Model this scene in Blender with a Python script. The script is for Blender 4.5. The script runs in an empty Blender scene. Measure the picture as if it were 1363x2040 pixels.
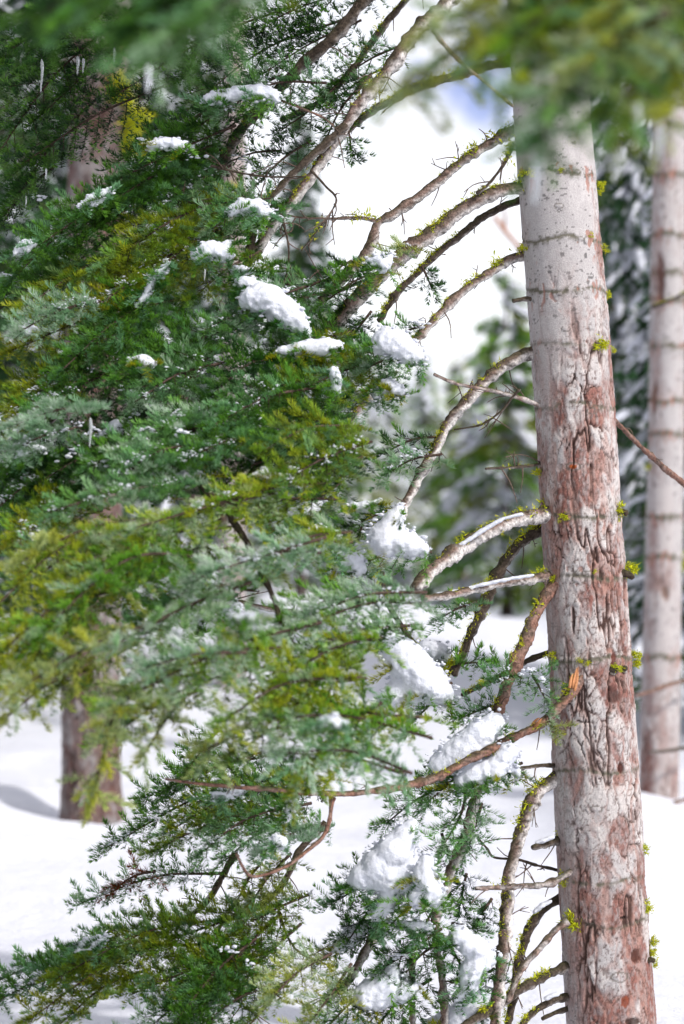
import bpy, math, random
import numpy as np
from mathutils import Vector

R = math.radians
rng = np.random.default_rng(11)
random.seed(5)
sc = bpy.context.scene
COL = sc.collection

# ------------------------------------------------------------------ camera, sky, sun, exposure
F = 85.0 / 36.0 * 2040.0            # focal length in photograph pixels
CX, CY = 681.5, 1020.0
CAMZ = 1.95                         # eye height above the snow by the trees
FOCUS = 8.6

cam_d = bpy.data.cameras.new('camera')
cam = bpy.data.objects.new('camera', cam_d)
COL.objects.link(cam)
cam.location = (0, 0, CAMZ)
cam.rotation_euler = (R(90), 0, 0)
cam_d.sensor_fit = 'VERTICAL'
cam_d.sensor_height = 36.0
cam_d.sensor_width = 24.0
cam_d.lens = 85.0
cam_d.clip_start = 0.05
cam_d.clip_end = 3000
cam_d.dof.use_dof = True
cam_d.dof.focus_distance = FOCUS
cam_d.dof.aperture_fstop = 1.9
sc.camera = cam

SUN_AZ, SUN_EL = 130.0, 42.0        # azimuth clockwise from +Y
world = w = bpy.data.worlds.new('World')
sc.world = w
w.use_nodes = True
nt = w.node_tree
bg = nt.nodes['Background']
sky = nt.nodes.new('ShaderNodeTexSky')
sky.sky_type = 'NISHITA'
sky.sun_disc = False
sky.sun_elevation = R(SUN_EL)
sky.sun_rotation = R(SUN_AZ)
sky.altitude = 1800
sky.air_density = 1.0
sky.dust_density = 7.0
sky.ozone_density = 1.0
hs = nt.nodes.new('ShaderNodeHueSaturation')
hs.inputs['Saturation'].default_value = 0.18                # thin white cloud, with one bluer patch put into it
hs.inputs['Hue'].default_value = 0.535
tc = nt.nodes.new('ShaderNodeTexCoord')
cn = nt.nodes.new('ShaderNodeTexNoise'); cn.inputs['Scale'].default_value = 55; cn.inputs['Detail'].default_value = 3
nt.links.new(tc.outputs['Generated'], cn.inputs['Vector'])
dp = nt.nodes.new('ShaderNodeVectorMath'); dp.operation = 'DISTANCE'
_d = Vector((285.0, 4816.0, 850.0)).normalized(); dp.inputs[1].default_value = _d
nt.links.new(tc.outputs['Generated'], dp.inputs[0])
ad = nt.nodes.new('ShaderNodeMath'); ad.operation = 'MULTIPLY_ADD'; ad.inputs[1].default_value = 0.06
nt.links.new(cn.outputs['Fac'], ad.inputs[0]); nt.links.new(dp.outputs['Value'], ad.inputs[2])
rm = nt.nodes.new('ShaderNodeMapRange'); rm.inputs['From Min'].default_value = 0.034; rm.inputs['From Max'].default_value = 0.056; rm.inputs['To Min'].default_value = 1.05; rm.inputs['To Max'].default_value = 0.18
rv = nt.nodes.new('ShaderNodeMapRange'); rv.inputs['From Min'].default_value = 0.034; rv.inputs['From Max'].default_value = 0.056; rv.inputs['To Min'].default_value = 0.72; rv.inputs['To Max'].default_value = 1.0
for q in (rm, rv): nt.links.new(ad.outputs['Value'], q.inputs['Value'])
nt.links.new(rm.outputs['Result'], hs.inputs['Saturation']); nt.links.new(rv.outputs['Result'], hs.inputs['Value'])
nt.links.new(sky.outputs['Color'], hs.inputs['Color'])
nt.links.new(hs.outputs['Color'], bg.inputs['Color'])
bg.inputs['Strength'].default_value = 0.15

sun_d = bpy.data.lights.new('sun', 'SUN')
sun_d.energy = 2.0
sun_d.angle = R(2.0)
sun_d.color = (1.0, 0.955, 0.89)
sun = bpy.data.objects.new('sun', sun_d)
COL.objects.link(sun)
sd = Vector((math.sin(R(SUN_AZ)) * math.cos(R(SUN_EL)), math.cos(R(SUN_AZ)) * math.cos(R(SUN_EL)), math.sin(R(SUN_EL))))
sun.rotation_euler = sd.to_track_quat('Z', 'Y').to_euler()
sun.location = (6, -3, 8)

sc.view_settings.view_transform = 'Standard'
sc.view_settings.look = 'None'
sc.view_settings.gamma = 1
sc.view_settings.use_curve_mapping = False
sc.view_settings.exposure = 0.75
sc.render.engine = 'CYCLES'
sc.cycles.use_denoising = True
try:
    sc.cycles.denoiser = 'OPENIMAGEDENOISE'
    sc.cycles.denoising_prefilter = 'ACCURATE'
except Exception:
    pass
sc.cycles.max_bounces = 6
sc.cycles.diffuse_bounces = 4
sc.cycles.glossy_bounces = 2
sc.cycles.transmission_bounces = 6
sc.cycles.caustics_reflective = False
sc.cycles.caustics_refractive = False
sc.cycles.use_adaptive_sampling = True

# ------------------------------------------------------------------ helpers
def P(px, py, d):
    return np.array([(px - CX) / F * d, d, CAMZ + (CY - py) / F * d])

def hash01(a, b, c=0, seed=0):
    a = np.asarray(a, np.int64); b = np.asarray(b, np.int64); c = np.asarray(c, np.int64)
    h = (a * 374761393 + b * 668265263 + c * 2147483647 + seed * 1274126177) & 0xFFFFFFFF
    h = ((h ^ (h >> 13)) * 1274126177) & 0xFFFFFFFF
    h = ((h ^ (h >> 16)) * 2246822519) & 0xFFFFFFFF
    h = h ^ (h >> 15)
    return (h & 0xFFFFFF) / float(0xFFFFFF)

def noise3(x, y, z, seed=0):
    xi = np.floor(x).astype(np.int64); yi = np.floor(y).astype(np.int64); zi = np.floor(z).astype(np.int64)
    fx = x - xi; fy = y - yi; fz = z - zi
    fx = fx * fx * (3 - 2 * fx); fy = fy * fy * (3 - 2 * fy); fz = fz * fz * (3 - 2 * fz)
    r = 0
    for dx in (0, 1):
        for dy in (0, 1):
            for dz in (0, 1):
                r = r + hash01(xi + dx, yi + dy, zi + dz, seed) * (fx if dx else 1 - fx) * (fy if dy else 1 - fy) * (fz if dz else 1 - fz)
    return r

def fbm(x, y, z, o=4, seed=0):
    r = 0; a = 0.5; t = 0
    for k in range(o):
        r = r + a * noise3(x, y, z, seed + k * 17); t += a
        x = x * 2.03; y = y * 2.03; z = z * 2.03; a *= 0.5
    return r / t

def worley(u, v, nper, seed=0, jit=0.85):
    """F2-F1, F1 and a cell hash; u wraps after nper cells"""
    ui = np.floor(u).astype(np.int64); vi = np.floor(v).astype(np.int64)
    f1 = np.full(u.shape, 9.0); f2 = np.full(u.shape, 9.0); idh = np.zeros(u.shape)
    for du in (-1, 0, 1):
        for dv in (-1, 0, 1):
            cu = ui + du; cv = vi + dv; m = np.mod(cu, nper)
            jx = 0.5 + jit * (hash01(m, cv, 1, seed) - 0.5); jy = 0.5 + jit * (hash01(m, cv, 2, seed) - 0.5)
            d = np.hypot(cu + jx - u, cv + jy - v)
            hh = hash01(m, cv, 3, seed)
            near = d < f1
            f2 = np.where(near, f1, np.minimum(f2, d)); idh = np.where(near, hh, idh); f1 = np.where(near, d, f1)
    return f2 - f1, f1, idh

def sstep(a, b, x):
    t = np.clip((x - a) / (b - a), 0, 1)
    return t * t * (3 - 2 * t)

def mesh_np(name, V, faces, mat=None, col=None, smooth=False, uv=None):
    """faces: an (n,k) array or a list of such arrays"""
    if not isinstance(faces, list): faces = [faces]
    faces = [np.asarray(f, np.int32) for f in faces if len(f)]
    V = np.asarray(V, np.float32)
    me = bpy.data.meshes.new(name)
    me.vertices.add(len(V)); me.vertices.foreach_set('co', V.ravel())
    li = np.concatenate([f.ravel() for f in faces])
    st = []; o = 0
    for f in faces:
        st.append(o + np.arange(len(f), dtype=np.int32) * f.shape[1]); o += f.size
    st = np.concatenate(st).astype(np.int32)
    me.loops.add(len(li)); me.loops.foreach_set('vertex_index', li.astype(np.int32))
    me.polygons.add(len(st)); me.polygons.foreach_set('loop_start', st)
    if smooth: me.polygons.foreach_set('use_smooth', np.ones(len(st), bool))
    if col is not None:
        a = me.color_attributes.new('col', 'FLOAT_COLOR', 'POINT')
        c = np.ones((len(V), 4), np.float32); c[:, :3] = col
        a.data.foreach_set('color', c.ravel())
    me.update(calc_edges=True)
    if mat: me.materials.append(mat)
    return me

ORIGIN = {}
def link(name, me, parent=None, org=None, **props):
    o = bpy.data.objects.new(name, me)
    COL.objects.link(o)
    if parent is not None: o.parent = parent
    if org is not None: o.location = org
    for k, v in props.items():
        if v is not None: o[k] = v
    return o

def root_of(o):
    while o.parent is not None: o = o.parent
    return o

def add(name, V, faces, mat, parent=None, col=None, smooth=False, org=None, **props):
    """world-space vertices; the object sits at its thing's base (children) or at org (top level)"""
    base = np.array(ORIGIN.get(root_of(parent).name, (0, 0, 0))) if parent is not None else np.array(org if org is not None else (0, 0, 0))
    me = mesh_np(name, np.asarray(V) - base, faces, mat, col, smooth)
    o = link(name, me, parent, None if parent is not None else tuple(base), **props)
    if parent is None: ORIGIN[o.name] = tuple(base)
    return o

def thing(name, label, cat, loc, group=None, kind=None):
    o = bpy.data.objects.new(name, None)
    COL.objects.link(o); o.location = tuple(loc); ORIGIN[o.name] = tuple(loc)
    o.empty_display_size = 0.2
    o['label'] = label; o['category'] = cat
    if group: o['group'] = group
    if kind: o['kind'] = kind
    return o

def spline(pts, n):
    """Catmull-Rom through pts (k,m) at n even parameters"""
    p = np.asarray(pts, float)
    if len(p) == 2:
        t = np.linspace(0, 1, n)[:, None]; return p[0] * (1 - t) + p[1] * t
    q = np.vstack([2 * p[0] - p[1], p, 2 * p[-1] - p[-2]])
    seg = np.linalg.norm(np.diff(p, axis=0), axis=1)[:, None]
    cum = np.concatenate([[0], np.cumsum(seg[:, 0])]); s = np.linspace(0, cum[-1], n)
    k = np.clip(np.searchsorted(cum, s, 'right') - 1, 0, len(p) - 2)
    t = ((s - cum[k]) / np.maximum(seg[k, 0], 1e-9))[:, None]
    a, b, c, d = q[k], q[k + 1], q[k + 2], q[k + 3]
    return 0.5 * (2 * b + (c - a) * t + (2 * a - 5 * b + 4 * c - d) * t * t + (3 * b - a - 3 * c + d) * t ** 3)

def nrm(v):
    v = np.asarray(v, float)
    return v / np.maximum(np.linalg.norm(v, axis=-1, keepdims=True), 1e-9)

def tube(path, rad, sides=8, rough=0.0, seed=0, cap=True):
    path = np.asarray(path); n = len(path); rad = np.broadcast_to(rad, (n,))
    T = nrm(np.gradient(path, axis=0))
    ref = np.array([0.13, -0.9, 0.41]); u = nrm(np.cross(T, ref)); v = np.cross(T, u)
    a = np.linspace(0, 2 * math.pi, sides, endpoint=False)
    rr = rad[:, None] * np.ones(sides)
    dirs = u[:, None, :] * np.cos(a)[None, :, None] + v[:, None, :] * np.sin(a)[None, :, None]
    if rough:
        pos = path[:, None, :] + dirs * rr[..., None]
        rr = rr * (1 + rough * (2 * fbm(pos[..., 0] * 60, pos[..., 1] * 60, pos[..., 2] * 60, 3, seed) - 1))
    V = path[:, None, :] + dirs * rr[..., None]
    i = np.arange(n - 1)[:, None] * sides; j = np.arange(sides)[None, :]; k = (j + 1) % sides
    Q = np.stack([i + j, i + k, i + sides + k, i + sides + j], -1).reshape(-1, 4)
    V = V.reshape(-1, 3); fs = [Q]
    if cap:
        V = np.vstack([V, path[-1] + T[-1] * rad[-1] * 0.5, path[0] - T[0] * rad[0] * 0.3]); e = n * sides
        jj = np.arange(sides); kk = (jj + 1) % sides
        fs.append(np.concatenate([np.stack([(n - 1) * sides + jj, (n - 1) * sides + kk, np.full(sides, e)], -1),
                                  np.stack([kk, jj, np.full(sides, e + 1)], -1)]))
    return V, fs, dirs.reshape(-1, 3)

class Mesh:
    def __init__(s): s.V = []; s.F = {}; s.C = []; s.n = 0
    def add(s, V, faces, col):
        V = np.asarray(V)
        for f in (faces if isinstance(faces, list) else [faces]):
            f = np.asarray(f)
            if len(f): s.F.setdefault(f.shape[1], []).append(f + s.n)
        s.V.append(V); s.C.append(np.broadcast_to(np.asarray(col, float), V.shape)); s.n += len(V)
    def build(s, name, mat, parent=None, smooth=False, org=None, **props):
        if not s.n: return None
        return add(name, np.concatenate(s.V), [np.concatenate(v) for v in s.F.values()], mat, parent, np.concatenate(s.C), smooth, org, **props)

# ------------------------------------------------------------------ materials
def mat_attr(name, rough=0.8, spec=0.2, noise=0.0, nscale=60.0, bump=0.0, bscale=200.0, transl=0.0):
    m = bpy.data.materials.new(name); m.use_nodes = True
    t = m.node_tree; b = t.nodes['Principled BSDF']; L = t.links
    at = t.nodes.new('ShaderNodeAttribute'); at.attribute_name = 'col'
    c = at.outputs['Color']
    geo = t.nodes.new('ShaderNodeNewGeometry')
    if noise:
        nz = t.nodes.new('ShaderNodeTexNoise'); nz.inputs['Scale'].default_value = nscale; nz.inputs['Detail'].default_value = 4
        L.new(geo.outputs['Position'], nz.inputs['Vector'])
        mr = t.nodes.new('ShaderNodeMapRange'); mr.inputs['From Min'].default_value = 0.25; mr.inputs['From Max'].default_value = 0.75
        mr.inputs['To Min'].default_value = 1 - noise; mr.inputs['To Max'].default_value = 1 + noise
        L.new(nz.outputs['Fac'], mr.inputs['Value'])
        mx = t.nodes.new('ShaderNodeVectorMath'); mx.operation = 'SCALE'
        L.new(c, mx.inputs[0]); L.new(mr.outputs['Result'], mx.inputs['Scale']); c = mx.outputs['Vector']
    L.new(c, b.inputs['Base Color'])
    b.inputs['Roughness'].default_value = rough
    b.inputs['Specular IOR Level'].default_value = spec
    if bump:
        bz = t.nodes.new('ShaderNodeTexNoise'); bz.inputs['Scale'].default_value = bscale; bz.inputs['Detail'].default_value = 5
        L.new(geo.outputs['Position'], bz.inputs['Vector'])
        bp = t.nodes.new('ShaderNodeBump'); bp.inputs['Strength'].default_value = bump; bp.inputs['Distance'].default_value = 0.004
        L.new(bz.outputs['Fac'], bp.inputs['Height']); L.new(bp.outputs['Normal'], b.inputs['Normal'])
    if transl:
        tr = t.nodes.new('ShaderNodeBsdfTranslucent'); L.new(c, tr.inputs['Color'])
        ms = t.nodes.new('ShaderNodeMixShader'); ms.inputs['Fac'].default_value = transl
        out = t.nodes['Material Output']
        L.new(b.outputs['BSDF'], ms.inputs[1]); L.new(tr.outputs['BSDF'], ms.inputs[2]); L.new(ms.outputs['Shader'], out.inputs['Surface'])
    return m

def mat_snow(name, bump=0.5, bscale=60, dist=0.01, c0=(0.7, 0.7, 0.7), c1=(0.8, 0.8, 0.8), sss=0.0):
    m = bpy.data.materials.new(name); m.use_nodes = True
    t = m.node_tree; b = t.nodes['Principled BSDF']; L = t.links
    geo = t.nodes.new('ShaderNodeNewGeometry')
    nz = t.nodes.new('ShaderNodeTexNoise'); nz.inputs['Scale'].default_value = bscale; nz.inputs['Detail'].default_value = 6; nz.inputs['Roughness'].default_value = 0.65
    L.new(geo.outputs['Position'], nz.inputs['Vector'])
    cr = t.nodes.new('ShaderNodeValToRGB')
    cr.color_ramp.elements[0].position = 0.3; cr.color_ramp.elements[0].color = c0 + (1,)
    cr.color_ramp.elements[1].position = 0.7; cr.color_ramp.elements[1].color = c1 + (1,)
    L.new(nz.outputs['Fac'], cr.inputs['Fac']); L.new(cr.outputs['Color'], b.inputs['Base Color'])
    b.inputs['Roughness'].default_value = 0.75; b.inputs['Specular IOR Level'].default_value = 0.25
    bp = t.nodes.new('ShaderNodeBump'); bp.inputs['Strength'].default_value = bump; bp.inputs['Distance'].default_value = dist
    L.new(nz.outputs['Fac'], bp.inputs['Height']); L.new(bp.outputs['Normal'], b.inputs['Normal'])
    if sss:
        b.inputs['Subsurface Weight'].default_value = sss
        b.inputs['Subsurface Radius'].default_value = (1.0, 0.9, 0.8); b.inputs['Subsurface Scale'].default_value = 0.02
    return m

M_BARK = mat_attr('trunk_bark', 0.9, 0.12, 0.16, 180, 0.55, 260)
M_FARBARK = mat_attr('far_bark', 0.9, 0.1, 0.15, 40)
M_LIMB = mat_attr('limb_bark', 0.9, 0.12, 0.62, 130, 0.9, 190)
M_NEEDLE = mat_attr('fir_needles', 0.45, 0.28, 0, transl=0.42)
M_LICHEN = mat_attr('wolf_lichen', 0.9, 0.1, 0, transl=0.3)
M_FARLEAF = mat_attr('far_foliage', 0.6, 0.25, 0, transl=0.55)
M_SNOW = mat_snow('settled_snow', 0.6, 45, 0.014, (0.56, 0.58, 0.66), (0.65, 0.665, 0.73))
M_GROUND = mat_snow('ground_snow', 0.45, 7, 0.06, (0.60, 0.615, 0.69), (0.67, 0.68, 0.745))
M_WOOD = mat_attr('split_wood', 0.7, 0.3, 0.25, 150)
M_ICE = bpy.data.materials.new('ice'); M_ICE.use_nodes = True
_b = M_ICE.node_tree.nodes['Principled BSDF']
_b.inputs['Base Color'].default_value = (0.93, 0.96, 1, 1); _b.inputs['Roughness'].default_value = 0.12
_b.inputs['IOR'].default_value = 1.31; _b.inputs['Transmission Weight'].default_value = 0.75

# ------------------------------------------------------------------ ground
def ground_z(x, y):
    x = np.asarray(x, float); y = np.asarray(y, float)
    crest = 0.85 + 0.42 * sstep(1.9, 3.2, x) + 0.25 * sstep(-1.0, -5.0, x) - 0.10 * (x - 1.65) * (np.abs(x - 1.65) < 2.5)
    z = crest * sstep(16.8, 25.0, y) - 0.5 * sstep(26, 36, y)
    z = z + 3.5 * sstep(45, 150, y) + 9 * sstep(140, 420, y)
    z = z + 0.10 * (2 * fbm(x * 0.45, y * 0.45, 0 * x, 3, 3) - 1) * sstep(3, 9, y)
    z = z + 0.030 * (2 * fbm(x * 2.6, y * 2.6, 0 * x, 4, 6) - 1) * sstep(60, 20, y)
    # drift sloping down to the right in front of the left trunk, with a hollow beside it
    z = z + 0.16 * sstep(-1.35, -2.4, x) * np.exp(-((y - 15.4) / 1.6) ** 2)
    z = z - 0.22 * np.exp(-(((x + 1.97) / 0.40) ** 2 + ((y - 16.1) / 0.5) ** 2))
    # drift right of the main trunk, falling to the right
    z = z + 0.20 * np.exp(-(((x - 1.75) / 0.45) ** 2 + ((y - 15.0) / 1.2) ** 2)) - 0.25 * np.exp(-(((x - 2.0) / 0.35) ** 2 + ((y - 11.2) / 0.9) ** 2))
    return z

def make_ground():
    ys = np.concatenate([np.arange(-14, 6, 0.8), np.arange(6, 28, 0.12), np.geomspace(28, 900, 70)])
    xh = np.concatenate([np.arange(0, 4.2, 0.12), np.geomspace(4.2, 500, 46)])
    xs = np.concatenate([-xh[:0:-1], xh])
    X, Y = np.meshgrid(xs, ys); Z = ground_z(X, Y)
    nx = len(xs); i = np.arange(len(ys) - 1)[:, None] * nx; j = np.arange(nx - 1)[None, :]
    Q = np.stack([i + j, i + j + 1, i + nx + j + 1, i + nx + j], -1).reshape(-1, 4)
    add('snow_ground', np.stack([X, Y, Z], -1).reshape(-1, 3), Q, M_GROUND, smooth=True, kind='structure',
        label='white snow covered ground rising in soft banks between the trees')
make_ground()

# ------------------------------------------------------------------ bark trunks
def trunk_rows(rows, d):
    """rows: (py, centre px, width px) -> function z -> centre x, radius"""
    r = sorted(rows); py = np.array([a[0] for a in r], float); cx = np.array([a[1] for a in r], float); wd = np.array([a[2] for a in r], float)
    z = CAMZ + (CY - py) / F * d
    o = np.argsort(z)
    zc, xc, rc = z[o], (cx[o] - CX) / F * d, wd[o] / 2 / F * d
    def f(zz):
        return np.interp(zz, zc, xc), np.interp(zz, zc, rc)
    return f

GREY = np.array([0.385, 0.360, 0.362]); PALE = np.array([0.52, 0.475, 0.46]); RED = np.array([0.190, 0.088, 0.074])
PINK = np.array([0.34, 0.205, 0.175]); CRACK = np.array([0.055, 0.030, 0.025]); DARKB = np.array([0.10, 0.052, 0.045])

def bark_trunk(name, f, d, z0, z1, dz, nfront, nback, parent, rough_fn, rings, knots, lean_depth=0.0, amp=1.0, tone=1.0, seed=1, patches=(), mat=None, red_bias=0.0):
    zs = np.arange(z0, z1, dz)
    th = np.concatenate([np.linspace(R(-112), R(112), nfront), np.linspace(R(112), R(248), nback + 2)[1:-1]])
    cx, rad = f(zs)
    TH, Z = np.meshgrid(th, zs); RAD = rad[:, None] + 0 * TH; XC = cx[:, None] + 0 * TH
    r0 = float(np.mean(rad)); U = TH * r0                      # arc metres
    A, B = np.sin(TH) * r0, np.cos(TH) * r0                    # seamless noise coordinates
    rough = np.clip(rough_fn(Z, TH) + 0.55 * (2 * fbm(A * 9, B * 9, Z * 4, 3, seed) - 1), 0, 1)
    wx = (fbm(A * 20, B * 20, Z * 14, 4, seed + 2) - 0.5); wz = (fbm(A * 17, B * 17, Z * 12, 4, seed + 9) - 0.5)
    def cells(cw, ch, warp, s):
        n = max(3, int(round(2 * math.pi * r0 / cw)))
        return worley(TH / (2 * math.pi) * n + warp * wx / cw * 0.05, Z / ch + warp * wz / ch * 0.07, n, s)
    e1, g1, h1 = cells(0.050, 0.125, 1.5, seed)                # big plates
    e2, g2, h2 = cells(0.021, 0.042, 1.6, seed + 5)            # flakes on the plates
    e3, g3, h3 = cells(0.010, 0.016, 1.5, seed + 8)
    wob = fbm(A * 70, B * 70, Z * 40, 3, seed + 30)
    ridge = np.abs(fbm(A * 15, B * 15, Z * 3.4 + 0.3 * wz, 4, seed + 33) - 0.5)
    ridge2 = np.abs(fbm(A * 26, B * 26, Z * 8.0, 4, seed + 34) - 0.5)
    msk = sstep(0.42, 0.60, fbm(A * 9, B * 9, Z * 3.5, 3, seed + 35) + 0.18 * (rough - 0.5))
    crack = rough * np.maximum((1 - sstep(0.005, 0.028, ridge + 0.012 * (wob - 0.5))) * msk, 0.8 * (1 - sstep(0.003, 0.016, ridge2)) * sstep(0.55, 0.68, fbm(A * 12, B * 12, Z * 7, 3, seed + 36)))
    crack = np.maximum(crack, rough * 0.9 * (1 - sstep(0.01, 0.07, e1 + 0.10 * (wob - 0.5))) * sstep(0.52, 0.62, fbm(A * 8, B * 8, Z * 6, 2, seed + 37)))
    edge = rough * np.maximum(1 - sstep(0.015, 0.075, ridge), 0.55 * (1 - sstep(0.05, 0.30, e1 + 0.12 * (wob - 0.5))))
    fl = rough * sstep(0.42, 0.58, fbm(A * 13, B * 13, Z * 6, 4, seed + 12) + 0.18 * (h1 - 0.5) + red_bias * (1 - sstep(0.3, 1.1, Z)))    # flaked-off areas show red inner bark
    terr = rough * (h2 - 0.5) * sstep(0.0, 0.14, e2)
    fine = (1 - sstep(0.03, 0.16, e2)) * rough
    swirl = 0.5 + 0.5 * np.sin(g2 * 26 + 9 * h2 + 4 * wob)
    H = amp * (-0.0095 * crack - 0.003 * edge + 0.0030 * terr - 0.0035 * fl - 0.0012 * fine + 0.0022 * rough * (h1 - 0.5) + 0.0012 * rough * (swirl - 0.5) * fl
               + 0.0016 * rough * (fbm(A * 120, B * 120, Z * 80, 3, seed + 3) - 0.5) + 0.0022 * (fbm(A * 12, B * 12, Z * 5, 3, seed + 4) - 0.5)
               - 0.0012 * rough * (1 - sstep(0.02, 0.2, e3)))
    n1 = fbm(A * 25, B * 25, Z * 12, 4, seed + 20)[..., None]; n2 = fbm(A * 90, B * 90, Z * 45, 3, seed + 21)[..., None]
    C = GREY * (0.86 + 0.28 * n1) * (0.9 + 0.2 * n2)
    C = C + (np.array([0.45, 0.40, 0.39]) - C) * (0.5 * sstep(0.52, 0.75, fbm(A * 8, B * 8, Z * 1.6, 3, seed + 25)))[..., None]
    white = rough * sstep(0.40, 0.6, fbm(A * 30, B * 30, Z * 20, 4, seed + 22))
    C = C + (PALE * (0.85 + 0.3 * n2) - C) * (0.62 * white)[..., None]
    C = C + (RED * (0.55 + 0.9 * n2) * (0.8 + 0.7 * swirl[..., None] * n1) - C) * (fl * (0.55 + 0.45 * sstep(0.35, 0.6, n2[..., 0])))[..., None]
    C = C + (PINK * (0.8 + 0.4 * n2) - C) * np.clip(edge * 0.75 - 0.2 * white, 0, 1)[..., None]
    fleck = rough * sstep(0.60, 0.72, fbm(A * 130, B * 130, Z * 110, 3, seed + 27))
    C = C + (CRACK * 1.6 - C) * (0.75 * fleck)[..., None]
    C = C + (CRACK * 1.3 - C) * (fine * 0.62 * sstep(0.4, 0.6, n1[..., 0]))[..., None]
    C = C + (CRACK - C) * np.clip(crack * 1.05, 0, 0.97)[..., None]
    # lenticels and dark specks on the smooth part
    speck = (1 - rough) * sstep(0.705, 0.74, fbm(A * 60, B * 60, Z * 110, 2, seed + 40))
    C = C * (1 - 0.6 * speck)[..., None]
    # thin vertical splits hanging from the rings on smooth bark
    for zr, st in rings:
        wav = zr + 0.016 * (2 * fbm(A * 10, B * 10, 0 * Z + zr, 3, seed + 50) - 1) + 0.008 * np.sin(TH * 3 + zr * 9)
        q = Z - wav; on = sstep(0.30, 0.46, fbm(A * 22, B * 22, 0 * Z + zr * 3, 3, seed + 51))
        line = np.exp(-(q / (0.0062 * amp)) ** 2) * on * st
        halo = np.exp(-(q / (0.016 * amp)) ** 2) * st
        H = H + amp * (0.0032 * halo - 0.004 * line)
        mess = halo * sstep(0.48, 0.62, fbm(A * 75, B * 75, Z * 75, 3, seed + 52))
        C = C + (np.array([0.11, 0.10, 0.075]) - C) * np.clip(1.0 * line + 0.8 * mess, 0, 0.95)[..., None]
        fall = sstep(0.05, 0.0, -q - 0.0) * 0 + np.where((q < 0.03) & (q > -0.10), 1.0, 0.0) * sstep(-0.10, -0.03, q)
        vs = fall * sstep(0.60, 0.67, noise3(U * 52 + 4 * wx, 0 * Z + zr, wz * 6, seed + 53)) * min(st, 1)
        C = C + (np.array([0.30, 0.16, 0.13]) - C) * np.clip(vs * 0.85, 0, 1)[..., None]; H = H - amp * 0.003 * vs
    for kx, ky, kr, kk in knots:                               # branch-scar eyes: ridged ellipses
        kz = CAMZ + (CY - ky) / F * d; c0, r_ = f(kz); t0 = math.asin(max(-0.97, min(0.97, ((kx - CX) / F * d - c0) / r_)))
        a = (TH - t0) * r_ / (kr * 1.35); b = (Z - kz) / kr; q = np.hypot(a, b * 1.35)
        rg = 0.5 + 0.5 * np.cos(q * 8.5 + 1.5 * wob); mk = 1 - sstep(0.9, 1.5, q)
        H = H + amp * mk * (0.0035 * (1 - sstep(0, 1.3, q)) - 0.0022 * rg)
        C = C + (np.array([0.12, 0.105, 0.09]) - C) * (mk * 0.8 * sstep(0.72, 0.98, rg))[..., None]
        if kk: C = C + (np.array([0.28, 0.07, 0.02]) - C) * (1 - sstep(0.28, 0.42, q))[..., None]
    for kx, ky, rx, ry, cc in patches:                         # bare patches where the outer bark has come away
        kz = CAMZ + (CY - ky) / F * d; c0, r_ = f(kz); t0 = math.asin(max(-0.97, min(0.97, ((kx - CX) / F * d - c0) / r_)))
        q = np.hypot((TH - t0) * r_ / rx, (Z - kz) / ry) + 1.3 * (wob - 0.5) + 0.8 * (n1[..., 0] - 0.5); mk = 1 - sstep(0.75, 1.1, q)
        H = H - amp * 0.006 * mk
        C = C + (np.array(cc) * (0.6 + 0.8 * n2) - C) * (0.9 * mk)[..., None]
    C = np.clip(C * tone, 0.01, 0.8)
    RR = RAD + H
    V = np.stack([XC + np.sin(TH) * RR, d + lean_depth * (Z - CAMZ) - np.cos(TH) * RR, Z], -1).reshape(-1, 3)
    n = len(th); i = np.arange(len(zs) - 1)[:, None] * n; j = np.arange(n)[None, :]; k = (j + 1) % n
    Q = np.stack([i + j, i + k, i + n + k, i + n + j], -1).reshape(-1, 4)
    return add(name, V, Q, mat or M_BARK, parent, C.reshape(-1, 3), True)

# ------------------------------------------------------------------ needles
def shoot_proto(L, seed, width=0.0038, nl=0.028, per=760, spread=110):
    r = np.random.default_rng(seed); n = int(L * per) + 8
    x = np.concatenate([r.uniform(0, L, n - 8), r.uniform(L * 0.93, L, 8)])
    phi = np.clip(r.normal(0, R(50), n), -R(spread), R(spread))
    ln = nl * r.uniform(0.75, 1.15, n) * (0.65 + 0.35 * np.sin(np.clip(x / L, 0, 1) * math.pi * 0.85 + 0.3))
    fwd = R(50) + r.normal(0, R(9), n) - np.where(x > L * 0.9, R(26) * (x / L - 0.9) * 10, 0)
    rad = np.stack([0 * phi, np.sin(phi), np.cos(phi)], -1)
    dr = nrm(np.stack([np.cos(fwd), 0 * fwd, 0 * fwd], -1) + rad * np.sin(fwd)[:, None])
    up = np.array([0, 0, 1.0]); side = nrm(np.cross(dr, rad + 0.3 * up + r.normal(0, 0.3, (n, 3))))
    base = np.stack([x, 0 * x, 0.04 * x * x / L], -1)
    tip = base + dr * ln[:, None] + up * (0.18 * ln)[:, None]
    V = np.stack([base + dr * (0.15 * ln)[:, None] + side * width / 2, tip, base + dr * (0.15 * ln)[:, None] - side * width / 2], 1).reshape(-1, 3)
    return V, np.repeat(r.uniform(0.6, 1.40, n), 3) * np.tile([0.62, 1.38, 0.62], n)  # bases darkened and tips lightened to paint shading along the shoot

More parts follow.
